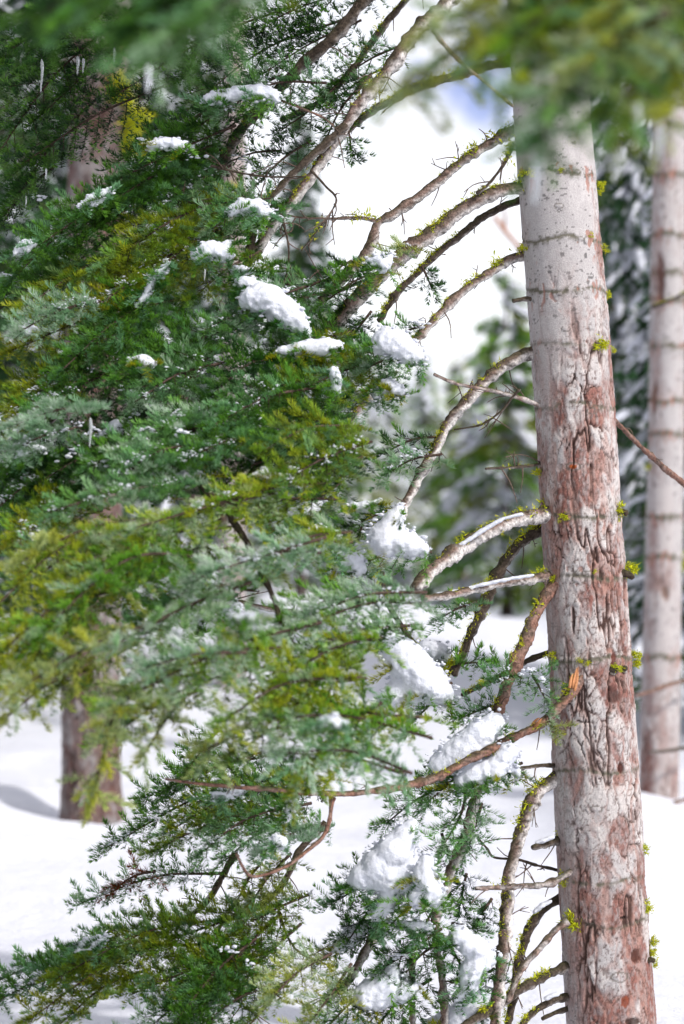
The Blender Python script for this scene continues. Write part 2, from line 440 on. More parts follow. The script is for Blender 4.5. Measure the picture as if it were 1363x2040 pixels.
LENS = (0.045, 0.07, 0.095, 0.12)
PROTO = {}
def protos(kind):
    if kind not in PROTO:
        if kind == 'fine': PROTO[kind] = [[shoot_proto(L, 100 + i * 10 + k) for k in range(3)] for i, L in enumerate(LENS)]
        elif kind == 'near': PROTO[kind] = [[shoot_proto(L, 200 + i * 10 + k, 0.0048, 0.031, 620) for k in range(3)] for i, L in enumerate(LENS)]
        elif kind == 'back': PROTO[kind] = [[shoot_proto(L, 300 + i * 10 + k, 0.0046, 0.028, 360) for k in range(3)] for i, L in enumerate(LENS)]
    return PROTO[kind]

DUST = []
class Needles:
    def __init__(s): s.L = []; s.O = []; s.X = []; s.Z = []; s.C = []
    def shoot(s, o, x, z, L, c): s.O.append(o); s.X.append(x); s.Z.append(z); s.L.append(L); s.C.append(c)
    def build(s, pk, parent, name='needles', **props):
        if not s.L: return None
        O = np.array(s.O); X = nrm(np.array(s.X)); Z = np.array(s.Z); L = np.array(s.L); C = np.array(s.C)
        Z = nrm(Z * 0.45 + np.array([0.0, 0.0, 0.8])); Z = nrm(Z - X * np.sum(Z * X, 1)[:, None]); Y = np.cross(Z, X)
        ki = np.argmin(np.abs(L[:, None] - np.array(LENS)), 1); kv = rng.integers(0, 3, len(L))
        Vs, Cs = [], []
        for a in range(len(LENS)):
            for b in range(3):
                m = np.where((ki == a) & (kv == b))[0]
                if not len(m): continue
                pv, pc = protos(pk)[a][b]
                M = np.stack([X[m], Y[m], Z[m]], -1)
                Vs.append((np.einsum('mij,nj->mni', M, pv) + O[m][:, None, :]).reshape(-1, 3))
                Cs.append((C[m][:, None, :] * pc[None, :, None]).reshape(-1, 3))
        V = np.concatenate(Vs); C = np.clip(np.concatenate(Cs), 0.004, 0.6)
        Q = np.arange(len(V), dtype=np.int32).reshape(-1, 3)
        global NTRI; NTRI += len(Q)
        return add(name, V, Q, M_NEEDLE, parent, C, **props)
NTRI = 0

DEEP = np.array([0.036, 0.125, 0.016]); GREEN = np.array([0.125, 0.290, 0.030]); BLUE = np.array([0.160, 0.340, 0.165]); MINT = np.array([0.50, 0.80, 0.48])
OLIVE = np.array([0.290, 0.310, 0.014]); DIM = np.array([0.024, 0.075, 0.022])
DEEP, GREEN, BLUE, OLIVE, DIM = DEEP * 1.1, GREEN * 1.2, BLUE * 1.2, OLIVE * 1.12, DIM * 0.62  # DIM carries painted shade: green darkened for boughs lying in shadow
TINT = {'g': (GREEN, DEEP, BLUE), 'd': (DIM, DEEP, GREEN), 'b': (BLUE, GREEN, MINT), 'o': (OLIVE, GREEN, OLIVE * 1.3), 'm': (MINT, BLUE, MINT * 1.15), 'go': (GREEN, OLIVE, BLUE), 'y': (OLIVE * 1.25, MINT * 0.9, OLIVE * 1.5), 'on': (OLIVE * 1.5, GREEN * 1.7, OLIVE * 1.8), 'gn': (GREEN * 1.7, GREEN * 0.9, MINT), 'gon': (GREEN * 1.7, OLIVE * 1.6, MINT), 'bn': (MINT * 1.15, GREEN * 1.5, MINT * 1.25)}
BARK_T = np.array([0.060, 0.040, 0.033])

def frond(start, end, halfw, tint='g', nrml=(-0.15, -0.62, 0.77), kind='fine', sag=0.07, bare=0.03, dens=1.0, parent=None, name='branch', rad=0.0045, droop=0.22, label=None, mid=None, smin=0.0):
    """a flat fir spray: a spine with alternate side twigs, each carrying side shoots"""
    S, E = np.asarray(start), np.asarray(end); L = np.linalg.norm(E - S)
    up = np.array([0, 0, 1.0])
    pts = [S, (S + E) / 2 + up * sag * L + rng.normal(0, 0.03 * L, 3), E] if mid is None else [S] + list(mid) + [E]
    n = max(8, int(L / 0.03)); sp = spline(np.array(pts), n); T = nrm(np.gradient(sp, axis=0))
    N = nrm(np.asarray(nrml, float) + rng.normal(0, 0.4 if kind == 'near' else 0.18, 3))
    if kind == 'near': droop = droop * 3.2
    wood = Mesh(); nd = Needles(); dusty = rng.random() < (0.62 if tint in 'bmg' else 0.25) and S[1] < 8.75 and S[1] > 7.0
    t = np.linspace(0, 1, n)
    V, fs, dr = tube(sp, rad * (1 - 0.75 * t) + 0.0012, 6, 0.2, int(rng.integers(99)))
    wood.add(V, fs, BARK_T * rng.uniform(0.8, 1.3))
    base, alt, tip = TINT[tint]
    ch = 1.5 if kind == 'near' else 1.0
    step = 0.036 * ch / dens; s = bare * L; sidev = 1
    def tintc(q):
        r = rng.random() ** 0.8; c = base * (1 - 0.85 * r) + alt * (0.85 * r)
        if rng.random() < 0.16 + 0.38 * q: k = rng.uniform(0.3, 0.9); c = c * (1 - k) + tip * k
        return c * rng.uniform(0.65, 1.35)
    while s < L * 0.985:
        q = s / L; k = q * (n - 1); i0 = min(int(k), n - 2); p = sp[i0] * (1 - (k - i0)) + sp[i0 + 1] * (k - i0); tg = T[i0]
        B = nrm(np.cross(N, tg)) * sidev; sidev = -sidev
        prof = (0.35 + 0.65 * sstep(0, 0.25, q - bare)) * (1 - 0.78 * sstep(0.35, 1.0, q))
        ll = max(0.035, halfw * prof * rng.uniform(0.62, 1.2))
        a = R(rng.uniform(44, 66) - 14 * q); ld = nrm(tg * math.cos(a) + B * math.sin(a) + N * rng.normal(0.02, 0.16) - up * droop * rng.uniform(0.2, 1.0))
        if rng.random() > 0.06:
            curl = nrm(ld + tg * 0.35 - up * 0.18)
            m = max(3, int(ll / 0.04) + 1); lt = np.linspace(0, 1, m)[:, None]
            lp = p + ld * (lt * ll) * (1 - 0.5 * lt) + curl * (lt * ll) * 0.5 * lt
            V, fs, _ = tube(lp, np.linspace(0.0026, 0.0012, m), 3, cap=False); wood.add(V, fs, BARK_T * rng.uniform(0.7, 1.3))
            if dusty and rng.random() < 0.55: DUST.append((lp, ll))
            x = 0.012; sv = 1 if rng.random() < 0.5 else -1
            cc = tintc(q)
            while x < ll * 0.97:                                  # needles along the twig itself and its side shoots
                z_ = x / ll; dd = nrm(ld * (1 - z_) + curl * z_); pp = p + ld * x * (1 - 0.5 * z_) + curl * x * 0.5 * z_
                seg = min(0.08, ll - x + 0.02)
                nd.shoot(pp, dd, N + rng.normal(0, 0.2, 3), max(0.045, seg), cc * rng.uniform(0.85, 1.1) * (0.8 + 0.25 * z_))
                for _ in range(2):
                    if z_ < 0.9 and rng.random() < 0.83:
                        b2 = nrm(np.cross(N, dd)) * sv; sv = -sv; aa = R(rng.uniform(38, 58))
                        sl = min(0.13, max(0.06 * ch, (ll - x) * rng.uniform(0.45, 0.95)))
                        sdv = nrm(dd * math.cos(aa) + b2 * math.sin(aa) + N * rng.normal(0.04, 0.30 if kind == 'near' else 0.14) - up * (0.30 if kind == 'near' else 0.18) * droop)
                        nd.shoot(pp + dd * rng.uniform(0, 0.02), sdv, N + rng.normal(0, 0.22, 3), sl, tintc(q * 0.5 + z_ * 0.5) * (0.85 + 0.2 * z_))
                x += 0.042 * ch
        if rng.random() < 0.7:
            nd.shoot(p, nrm(tg + N * 0.1 + rng.normal(0, 0.1, 3)), N, 0.055, tintc(q))
        s += step * rng.uniform(0.8, 1.2)
    for _ in range(3):
        nd.shoot(sp[-1] - T[-1] * 0.02, nrm(T[-1] + rng.normal(0, 0.25, 3)), N, 0.075, tintc(1.0))
    br = wood.build(name, M_LIMB, parent, True, label=label)
    nd.build(kind, br, kind='stuff')
    return br

def tuft(M, p, nrmv, r, n, rs):
    """a tuft of wolf lichen: short curly blades"""
    nrmv = nrm(nrmv)
    d = nrm(rs.normal(0, 1, (n, 3)) + nrmv * 0.9); L = r * rs.uniform(0.5, 1.2, n)
    b = p + rs.normal(0, r * 0.45, (n, 3)); s = nrm(np.cross(d, rs.normal(0, 1, (n, 3)))) * (r * rs.uniform(0.09, 0.2, n))[:, None]
    tip = b + d * L[:, None] + rs.normal(0, r * 0.25, (n, 3)); md = b + d * (L * 0.5)[:, None] + rs.normal(0, r * 0.15, (n, 3))
    V = np.stack([b, md + s, tip, md - s], 1).reshape(-1, 3)
    c = np.array([0.54, 0.52, 0.02]) * rs.uniform(0.55, 1.25, (n, 1)) + np.array([-0.05, 0.03, 0.01]) * rs.random((n, 1))
    M.add(V, np.arange(4 * n).reshape(-1, 4), np.repeat(np.clip(c, 0.01, 1), 4, 0))

# ------------------------------------------------------------------ the main fir
D0 = 8.6
main_f = trunk_rows([(-700, 1052, 130), (0, 1087, 152), (250, 1101, 154), (500, 1122, 158), (700, 1139, 162), (1000, 1156, 163), (1300, 1176, 168), (1500, 1185, 174), (1700, 1196, 176), (1900, 1209, 179), (2040, 1219, 181), (2200, 1228, 200)], D0)
def zpx(py, d=D0): return CAMZ + (CY - py) / F * d
main_base = (main_f(0.0)[0], D0, 0.0)
main = thing('fir_tree', 'tall grey and red barked fir in sharp focus with bare mossy limbs sweeping left', 'tree', (float(main_base[0]), D0, 0.0))

def main_rough(Z, TH):
    lower = sstep(zpx(560), zpx(860), Z)
    right = sstep(R(38), R(62), TH) * sstep(zpx(330), zpx(520), Z) * 0.95
    band = sstep(R(5), R(25), TH) * sstep(R(60), R(40), TH) * sstep(zpx(560), zpx(640), Z) * 0.75
    left = sstep(R(-30), R(-55), TH) * 0.42 * lower
    return np.maximum(np.maximum(lower - left, right), band) * 0.98 + 0.02
main_rings = [(zpx(p), s) for p, s in ((135, .8), (352, 1), (482, 1), (583, .95), (690, .5), (812, .7), (1030, .8), (1150, .8), (1310, .9), (1530, .6), (1745, .6), (1830, .5))]
main_knots = [(1140, 268, .016, 0), (1106, 352, .017, 0), (1144, 352, .014, 0), (1107, 420, .018, 0), (1150, 484, .014, 0), (1108, 592, .014, 0), (1146, 590, .016, 0), (1120, 661, .018, 0), (1173, 822, .022, 0), (1134, 931, .030, 1),
              (1120, 1030, .026, 0), (1162, 1142, .024, 0), (1145, 1152, .028, 0), (1192, 1208, .012, 0), (1175, 1312, .024, 0), (1110, 1308, .026, 0), (1218, 1328, .022, 1), (1178, 1602, .024, 0), (1146, 1716, .02, 0), (1225, 1930, .034, 0), (1165, 1822, .02, 0), (1208, 1420, .016, 0)]
main_patch = [(1216, 1380, .024, .032, (0.07, 0.035, 0.03)), (1231, 1522, .016, .020, (0.05, 0.012, 0.008)), (1262, 1895, .026, .032, (0.06, 0.022, 0.016)), (1236, 1980, .018, .020, (0.2, 0.05, 0.025)), (1247, 2018, .04, .016, (0.04, 0.02, 0.016)), (1232, 1815, .022, .006, (0.03, 0.018, 0.015)), (1214, 1310, .016, .035, (0.10, 0.03, 0.022))]
bark_trunk('trunk', main_f, D0, -0.35, 4.3, 0.0048, 185, 26, main, main_rough, main_rings, main_knots, 0.0, 1.0, 1.0, 1, main_patch, None, 0.13)

def on_trunk(px, py, out=0.0):
    z = zpx(py); c, r = main_f(z); s = max(-0.98, min(0.98, ((px - CX) / F * D0 - c) / r)); a = math.asin(s)
    n = np.array([math.sin(a), -math.cos(a), 0.0]); return np.array([c, D0, z]) + n * (r + out), n

tuft_rs = np.random.default_rng(3)
for px, py, r_ in ((1190, 370, .016), (1193, 383, .012), (1198, 492, .012), (1203, 505, .010), (1214, 588, .016), (1186, 692, .020), (1218, 700, .010), (1228, 1020, .024), (1247, 1135, .026), (1118, 1028, .016), (1124, 1034, .010), (1100, 1150, .012), (1175, 1138, .008),
                   (1262, 1305, .022), (1260, 1318, .016), (1148, 1312, .011), (1164, 1317, .010), (1217, 1324, .016), (1281, 1690, .018), (1284, 1802, .018), (1293, 1872, .018), (1296, 1895, .020), (1299, 1918, .014), (1134, 1828, .030), (1122, 1744, .020), (1066, 941, .016), (1047, 497, .014),
                   (1104, 1303, .020), (1092, 1308, .016), (1085, 1026, .012), (1056, 352, .016), (1044, 350, .014), (1084, 1148, .012), (1110, 352, .010), (1172, 480, .010)):
    p, n = on_trunk(px, py, 0.004); m = Mesh()
    for k in range(6): tuft(m, p + tuft_rs.normal(0, r_ * 0.55, 3) * np.array([1, 0.5, 0.8]), n + np.array([0, 0, 0.3]), r_ * tuft_rs.uniform(0.3, 0.8), int(18 + r_ * 1100), tuft_rs)
    m.build('lichen_tuft', M_LICHEN, main)

def limb_colour(V, dr, style, rs):
    """bark of a limb: brown above, crusted white below and on the right"""
    n = fbm(V[:, 0] * 34, V[:, 1] * 34, V[:, 2] * 34, 4, 71); n2 = fbm(V[:, 0] * 120, V[:, 1] * 120, V[:, 2] * 120, 3, 72)
    brown = np.array([0.155, 0.105, 0.088]); dark = np.array([0.06, 0.045, 0.035]); crust = np.array([0.52, 0.49, 0.48]); red = np.array([0.20, 0.105, 0.080]); gr = np.array([0.36, 0.33, 0.32])
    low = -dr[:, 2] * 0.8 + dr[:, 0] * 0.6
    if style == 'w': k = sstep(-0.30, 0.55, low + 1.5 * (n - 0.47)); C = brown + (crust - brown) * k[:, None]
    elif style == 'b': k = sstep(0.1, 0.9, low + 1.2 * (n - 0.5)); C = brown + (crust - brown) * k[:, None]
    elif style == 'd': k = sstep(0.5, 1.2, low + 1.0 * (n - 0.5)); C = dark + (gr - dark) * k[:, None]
    elif style == 'r': k = sstep(0.4, 0.7, n); C = red + (brown * 1.2 - red) * k[:, None]
    else: k = sstep(0.35, 0.65, n); C = brown * 1.2 + (gr - brown * 1.2) * k[:, None]
    C = C * (0.35 + 1.3 * n2)[:, None]
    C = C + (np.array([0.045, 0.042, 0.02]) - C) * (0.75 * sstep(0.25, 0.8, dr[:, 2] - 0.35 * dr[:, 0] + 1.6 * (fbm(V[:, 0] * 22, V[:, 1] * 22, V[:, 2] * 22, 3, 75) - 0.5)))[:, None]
    C = C + (dark * 0.7 - C) * (0.85 * sstep(0.60, 0.70, fbm(V[:, 0] * 75, V[:, 1] * 75, V[:, 2] * 75, 3, 73)))[:, None]
    return np.clip(C, 0.01, 0.75)

LIMB_SHAPES = []
def limb(pts, d0, d1, w0, w1, style='b', lich=0.0, twigs=0, tree=None, name='branch', seed=0, dmid=None, label=None, sides=12, lich_range=(0, 1)):
    """a bare limb along photograph points; d0..d1 its distance, w0..w1 its thickness in photograph pixels"""
    tree = tree or main; rs = np.random.default_rng(seed + 1000)
    pts = list(pts)
    if tree is main and 900 < pts[0][0] < 1160 and pts[0][1] > 90 and pts[0][0] > main_f(zpx(pts[0][1]))[0] / D0 * F + CX - 95 and len(pts) != 5:
        (x0, y0), (x1, y1) = pts[0], pts[1]; q = 34 / max(1, math.hypot(x0 - x1, y0 - y1)); pts = [(x0 + (x0 - x1) * q, y0 + (y0 - y1) * q)] + pts; d0 = max(d0 + 0.05, 8.58) if d0 > 8.5 else d0 + 0.10
    k = len(pts); cum = np.concatenate([[0], np.cumsum(np.hypot(*np.diff(np.array(pts, float), axis=0).T))]); tt = cum / cum[-1]
    dd = d0 + (d1 - d0) * tt if dmid is None else np.interp(tt, [0, 0.5, 1], [d0, dmid, d1])
    W = np.array([P(x, y, d) for (x, y), d in zip(pts, dd)])
    L = np.linalg.norm(np.diff(W, axis=0), axis=1).sum(); n = max(10, int(L / 0.011))
    sp = spline(W, n); t = np.linspace(0, 1, n)
    wob = np.stack([fbm(t * L * 9, 0 * t + a * 7.1 + seed, 0 * t, 3, 5) - 0.5 for a in range(3)], -1) * 0.011 * min(1, w0 / 18) * np.sin(np.clip(t * 1.02, 0, 1) * math.pi)[:, None] ** 0.5
    sp = sp + wob
    dm = d0 + (d1 - d0) * t
    rad = 0.92 * (w0 + (w1 - w0) * t) / 2 / F * dm
    rad = rad * (1 + 0.16 * (2 * fbm(t * L * 14, 0 * t + seed, 0 * t, 3, 8) - 1)) * (1 + 0.30 * np.exp(-t * L / 0.05))
    for _ in range(int(L / 0.09)): rad = rad * (1 + rs.uniform(0.1, 0.38) * np.exp(-((t - rs.random()) * L / rs.uniform(0.006, 0.016)) ** 2))
    V, fs, dr = tube(sp, rad, sides, 0.42, seed)
    twigs = int(twigs * 2.6)
    drp = np.vstack([dr, dr[-1:], dr[:1]])
    o = add(name, V, fs, M_LIMB, tree, limb_colour(V, drp, style, rs), True, label=label)
    if lich:
        m = Mesh(); cnt = int(lich * L * 260)
        for _ in range(cnt):
            q = rs.uniform(*lich_range); i = int(q * (n - 1))
            if noise3(np.array([q * L * 7]), np.array([seed * 1.3]), np.array([0.5]), 4)[0] < 0.42: continue
            dirv = nrm(np.array([-0.45, -0.35, 0.85]) + rs.normal(0, 0.45, 3))
            T = nrm(sp[min(i + 1, n - 1)] - sp[max(i - 1, 0)]); dirv = nrm(dirv - T * dirv.dot(T))
            tuft(m, sp[i] + dirv * rad[i] * 0.95, dirv, (rs.uniform(0.004, 0.011) if rs.random() < 0.7 else rs.uniform(0.010, 0.02)) * (0.8 + 0.5 * (q < 0.3)), 14, rs)
        m.build('lichen', M_LICHEN, o, kind='stuff')
    for _ in range(twigs):
        q = rs.uniform(0.12, 0.95); i = int(q * (n - 1)); T = nrm(sp[min(i + 1, n - 1)] - sp[max(i - 1, 0)])
        dv = nrm(T * rs.uniform(0.1, 0.9) + rs.normal(0, 0.7, 3) * np.array([1, 0.6, 1])); ll = rs.uniform(0.025, 0.18) * rs.uniform(0.4, 1)
        m = Mesh(); e = dv * ll + np.array([0, 0, rs.uniform(-0.03, 0.01)])
        pth = spline(np.array([sp[i], sp[i] + dv * ll * 0.5 + rs.normal(0, 0.006, 3), sp[i] + e]), 6)
        V, fs, dr = tube(pth, np.linspace(0.0028, 0.0013, 6), 5); m.add(V, fs, np.array([0.12, 0.085, 0.07]))
        for _ in range(rs.integers(0, 4)):
            a = rs.integers(1, 5); dv2 = nrm(dv + rs.normal(0, 0.7, 3)); V, fs, dr = tube(np.array([pth[a], pth[a] + dv2 * ll * 0.18, pth[a] + dv2 * ll * rs.uniform(0.25, 0.5)]), np.array([0.0018, 0.0015, 0.001]), 4)
            m.add(V, fs, np.array([0.11, 0.08, 0.065]))
        m.build('twig', M_LIMB, o, True)
    LIMB_SHAPES.append((sp, rad)); return o

LIMBS = [
    # pts, d0, d1, w0, w1, style, lichen, twigs
    ([(1018, 120), (975, 130), (900, 152), (850, 168), (790, 195), (735, 225), (690, 262)], 8.6, 8.75, 20, 15, 'd', 1.0, 4),
    ([(862, 60), (890, 95), (925, 130), (975, 172), (1022, 212)], 8.35, 8.5, 8, 7, 'g', 0, 0),
    ([(1020, 262), (960, 296), (900, 338), (840, 388), (785, 425), (750, 447), (742, 478), (728, 505), (690, 548), (640, 600)], 8.6, 8.5, 20, 20, 'b', .35, 9),
    ([(748, 440), (715, 434), (660, 436), (600, 434), (560, 425)], 8.5, 8.55, 7, 4, 'b', .2, 4),
    ([(1062, 374), (1010, 376), (950, 402), (890, 442), (835, 482), (775, 535), (715, 592), (668, 648), (640, 690), (600, 740)], 8.52, 8.45, 30, 32, 'b', .55, 5),
    ([(1040, 398), (985, 420), (930, 458), (880, 500), (830, 545), (790, 585), (755, 640)], 8.65, 8.6, 17, 13, 'd', .9, 4),
    ([(1046, 508), (1010, 522), (960, 552), (908, 592), (862, 640), (825, 680), (795, 715)], 8.6, 8.45, 19, 17, 'b', .45, 4),
    ([(1024, 285), (1005, 325), (985, 352), (968, 372), (950, 385)], 8.55, 8.5, 8, 6, 'd', .9, 2),
    ([(1062, 704), (1035, 712), (995, 738), (960, 770), (920, 812), (888, 852), (862, 905), (830, 960), (806, 1010), (790, 1050)], 8.56, 8.35, 30, 18, 'w', .45, 3),
    ([(1076, 808), (1050, 798), (1010, 785), (960, 774), (912, 766), (865, 746)], 8.48, 8.3, 11, 6, 'g', 0, 4),
    ([(1036, 775), (1018, 795), (1000, 818), (960, 845), (905, 856)], 8.35, 8.4, 5, 4, 'd', .1, 2),
    ([(1066, 926), (1030, 930), (968, 934)], 8.56, 8.4, 8, 5, 'd', .1, 2),
    ([(1092, 1022), (1060, 1030), (1010, 1042), (955, 1070), (905, 1102), (860, 1138), (828, 1172)], 8.5, 8.1, 34, 28, 'w', .45, 0),
    ([(1078, 1055), (1040, 1078), (1008, 1115), (982, 1165), (955, 1225), (932, 1275), (905, 1345)], 8.6, 8.6, 27, 16, 'd', .6, 3),
    ([(1096, 1148), (1050, 1155), (1000, 1162), (940, 1176), (890, 1188), (845, 1192)], 8.52, 8.2, 22, 15, 'b', .4, 2),
    ([(1125, 1150), (1100, 1172), (1078, 1205), (1058, 1245), (1040, 1290), (1020, 1335), (1005, 1385), (985, 1440), (965, 1500)], 8.46, 8.3, 26, 26, 'r', .3, 3),
    ([(1095, 1300), (1050, 1318), (990, 1350), (920, 1385)], 8.6, 8.7, 14, 9, 'd', 1.0, 1),
    ([(1150, 1362), (1138, 1380), (1112, 1408), (1080, 1440), (1040, 1462), (990, 1488), (935, 1515), (870, 1548), (800, 1568), (730, 1578), (650, 1582), (560, 1575), (460, 1566), (390, 1560), (330, 1552)], 8.40, 7.5, 24, 6, 'r', .1, 3),
    ([(1130, 1545), (1095, 1560), (1068, 1585), (1045, 1630), (1028, 1690), (1014, 1750), (1008, 1810), (1005, 1870), (996, 1950), (985, 2060)], 8.5, 8.3, 30, 26, 'w', .5, 3),
    ([(1105, 1526), (1072, 1526), (1036, 1530)], 8.58, 8.45, 11, 8, 'd', 0, 1),
    ([(1118, 1672), (1090, 1682), (1062, 1688)], 8.58, 8.48, 22, 13, 'd', 2.2, 1),
    ([(1155, 1728), (1125, 1745), (1090, 1760), (1040, 1765), (990, 1768), (948, 1770)], 8.46, 8.3, 16, 9, 'g', .1, 3),
    ([(1112, 1734), (1070, 1724), (1030, 1712), (985, 1708), (970, 1690), (945, 1660)], 8.6, 8.5, 7, 4, 'd', 0, 3),
    ([(1118, 1790), (1085, 1810), (1058, 1845), (1038, 1900), (1025, 1955), (1012, 2050)], 8.6, 8.5, 22, 16, 'd', 1.0, 1),
    ([(1130, 1835), (1102, 1858), (1072, 1892), (1040, 1930), (1012, 1995)], 8.46, 8.35, 13, 14, 'g', 0, 2),
    ([(1135, 1922), (1095, 1940), (1050, 1965), (1000, 1995), (945, 2030), (900, 2065)], 8.5, 8.2, 20, 20, 'd', 1.3, 1),
    ([(1130, 1985), (1095, 1996), (1065, 2015), (1035, 2050)], 8.55, 8.4, 18, 13, 'd', .9, 1),
    # inner and upper limbs
    ([(1085, -330), (1010, -140), (930, -30), (880, 18), (830, 62), (780, 130), (728, 195), (686, 255), (645, 318), (605, 372), (565, 420), (530, 470), (500, 520)], 8.6, 8.5, 30, 22, 'w', .5, 5),
    ([(1070, -500), (900, -200), (780, -60), (715, 15), (655, 85), (598, 135), (540, 195), (478, 262), (440, 335), (418, 420), (400, 480)], 8.7, 8.7, 34, 20, 'd', .15, 6),
    ([(1080, -420), (960, -190), (840, -40), (760, 60), (700, 140), (640, 200), (560, 240)], 8.85, 8.9, 18, 12, 'd', .3, 6),
    ([(690, 250), (650, 285), (610, 320), (575, 355), (548, 385), (520, 412)], 8.5, 8.45, 18, 13, 'd', 1.4, 4),
    ([(500, 440), (500, 490), (488, 540), (450, 620), (420, 690), (385, 745), (360, 800), (330, 850)], 8.55, 8.0, 18, 22, 'd', .1, 4),
    ([(600, 740), (570, 840), (540, 900), (512, 945), (480, 995), (440, 1040)], 8.3, 7.4, 26, 26, 'b', 0, 2),
    ([(600, 940), (480, 990), (400, 1010), (340, 1035), (270, 1080), (215, 1125), (160, 1190)], 7.7, 6.95, 16, 7, 'd', 0, 3),
    ([(400, 960), (440, 1010), (480, 1060), (520, 1140), (548, 1195), (560, 1245), (577, 1305), (600, 1370)], 7.5, 7.1, 18, 6, 'd', 0, 3),
    ([(735, 790), (700, 835), (675, 875), (655, 925), (638, 985), (600, 1050)], 8.5, 8.4, 20, 16, 'b', .9, 3),
    ([(350, 1165), (400, 1180), (460, 1196), (530, 1212), (590, 1220)], 8.3, 8.2, 8, 12, 'w', 0, 2),
    ([(300, 640), (270, 690), (220, 740), (160, 790), (90, 850)], 8.5, 8.2, 13, 8, 'd', 0, 3),
    ([(340, 810), (280, 845), (220, 880), (160, 920)], 8.2, 8.0, 9, 6, 'd', 0, 2),
    ([(965, 1500), (955, 1560), (930, 1655), (900, 1735), (880, 1790), (865, 1840)], 8.3, 8.4, 24, 20, 'w', 0, 2),
    ([(868, 1830), (872, 1890), (880, 1940), (888, 2060)], 8.35, 8.3, 15, 16, 'w', 0, 3),
    ([(770, 1830), (742, 1870), (718, 1915), (690, 1960), (640, 2000)], 8.45, 8.3, 20, 18, 'w', 0, 2),
    ([(822, 1900), (820, 1950), (822, 2060)], 8.5, 8.5, 12, 12, 'w', 0, 1),
    ([(662, 1590), (655, 1640), (640, 1670), (600, 1705), (560, 1730), (500, 1745), (470, 1700)], 7.9, 7.6, 9, 6, 'r', 0, 1),
    ([(650, 1640), (600, 1690), (578, 1735), (552, 1775), (520, 1802), (470, 1830)], 8.4, 8.3, 13, 12, 'd', 0, 2),
    ([(548, 1782), (560, 1830), (575, 1870), (600, 1900), (660, 1925)], 8.35, 8.2, 6, 4, 'd', 0, 3),
    ([(470, 1700), (440, 1750), (410, 1800), (370, 1830)], 8.4, 8.3, 14, 10, 'd', 0, 3),
    ([(440, 1945), (470, 1990), (490, 2010), (520, 2000), (530, 1960)], 8.3, 8.2, 6, 4, 'd', 0, 2),
    ([(760, 1140), (765, 1180), (790, 1230), (830, 1290)], 8.4, 8.5, 12, 10, 'd', .6, 1),
    ([(905, 1320), (870, 1370), (820, 1395), (760, 1430)], 8.7, 8.7, 12, 8, 'd', .8, 2),
    ([(570, 600), (620, 590), (680, 578), (720, 560)], 8.35, 8.4, 6, 5, 'd', .9, 2),
    ([(560, 560), (600, 575), (640, 560), (690, 540)], 8.45, 8.5, 4, 4, 'd', .1, 3),
    ([(620, 340), (648, 370), (670, 400), (640, 450), (600, 500)], 8.4, 8.4, 5, 3, 'd', .1, 4),
    ([(560, 425), (575, 490), (572, 540), (560, 580)], 8.4, 8.4, 5, 3, 'd', .2, 4),
    ([(420, 330), (480, 345), (540, 352), (610, 352)], 8.4, 8.4, 5, 4, 'd', 0, 4),
    ([(330, 400), (400, 405), (470, 402), (540, 395)], 8.45, 8.4, 4, 4, 'd', 0, 4),
    ([(560, 200), (600, 215), (640, 232), (665, 250)], 8.5, 8.5, 4, 5, 'r', 0, 2),
]
for k, a in enumerate(LIMBS):
    pts, d0, d1, w0, w1, st, li, tw = a
    o = limb(pts, d0, d1, w0, w1, st, li, tw, seed=k + 1)
    if k == 17:
        BROKEN = o; o['label'] = 'broken red brown branch hanging across the snow with torn orange wood at its top'

def splinter(parent, a, b, r, seed):
    rs = np.random.default_rng(seed); m = Mesh()
    for _ in range(9):
        o = rs.normal(0, r * 0.45, 3); t0, t1 = sorted(rs.uniform(0, 1, 2)); t0 *= 0.4; t1 = 0.6 + 0.4 * t1
        p = spline(np.array([a + (b - a) * t0 + o, (a + b) / 2 + o * 1.2, a + (b - a) * t1 + o * 0.8]), 5)
        V, fs, dr = tube(p, np.array([0.45, 0.5, 0.42, 0.3, 0.06]) * r, 5, 0.2, seed); m.add(V, fs, np.array([0.34, 0.15, 0.065]) * rs.uniform(0.5, 1.3))
    m.build('splinter', M_WOOD, parent, False, label='torn orange wood where the branch broke')
splinter(BROKEN, P(1142, 1372, 8.38), P(1152, 1328, 8.42), 0.012, 1)
splinter(BROKEN, P(1062, 1450, 8.32), P(1080, 1432, 8.30), 0.010, 2)

# short stubs on the right of the trunk
for k, (a, b, w0) in enumerate((((1228, 1022), (1250, 1022), 16), ((1240, 1142), (1262, 1150), 18), ((1215, 1330), (1222, 1336), 22), ((1240, 1330), (1246, 1334), 16), ((1290, 1908), (1304, 1914), 12), ((1055, 598), (1022, 600), 12), ((1118, 2005), (1080, 2030), 12))):
    p, n = on_trunk(a[0], a[1], -0.01); q = P(b[0], b[1], p[1] - 0.03 + (0.02 if b[0] > 1200 else 0))
    L = np.linalg.norm(q - p); sp = spline(np.array([p, (p + q) / 2 + np.array([0, 0, 0.004]), q]), 8)
    V, fs, dr = tube(sp, np.linspace(w0, w0 * 0.7, 8) / 2 / F * D0, 9, 0.5, k); drp = np.vstack([dr, dr[-1:], dr[:1]])
    add('stub', V, fs, M_LIMB, main, limb_colour(V, drp, 'd', None), True)

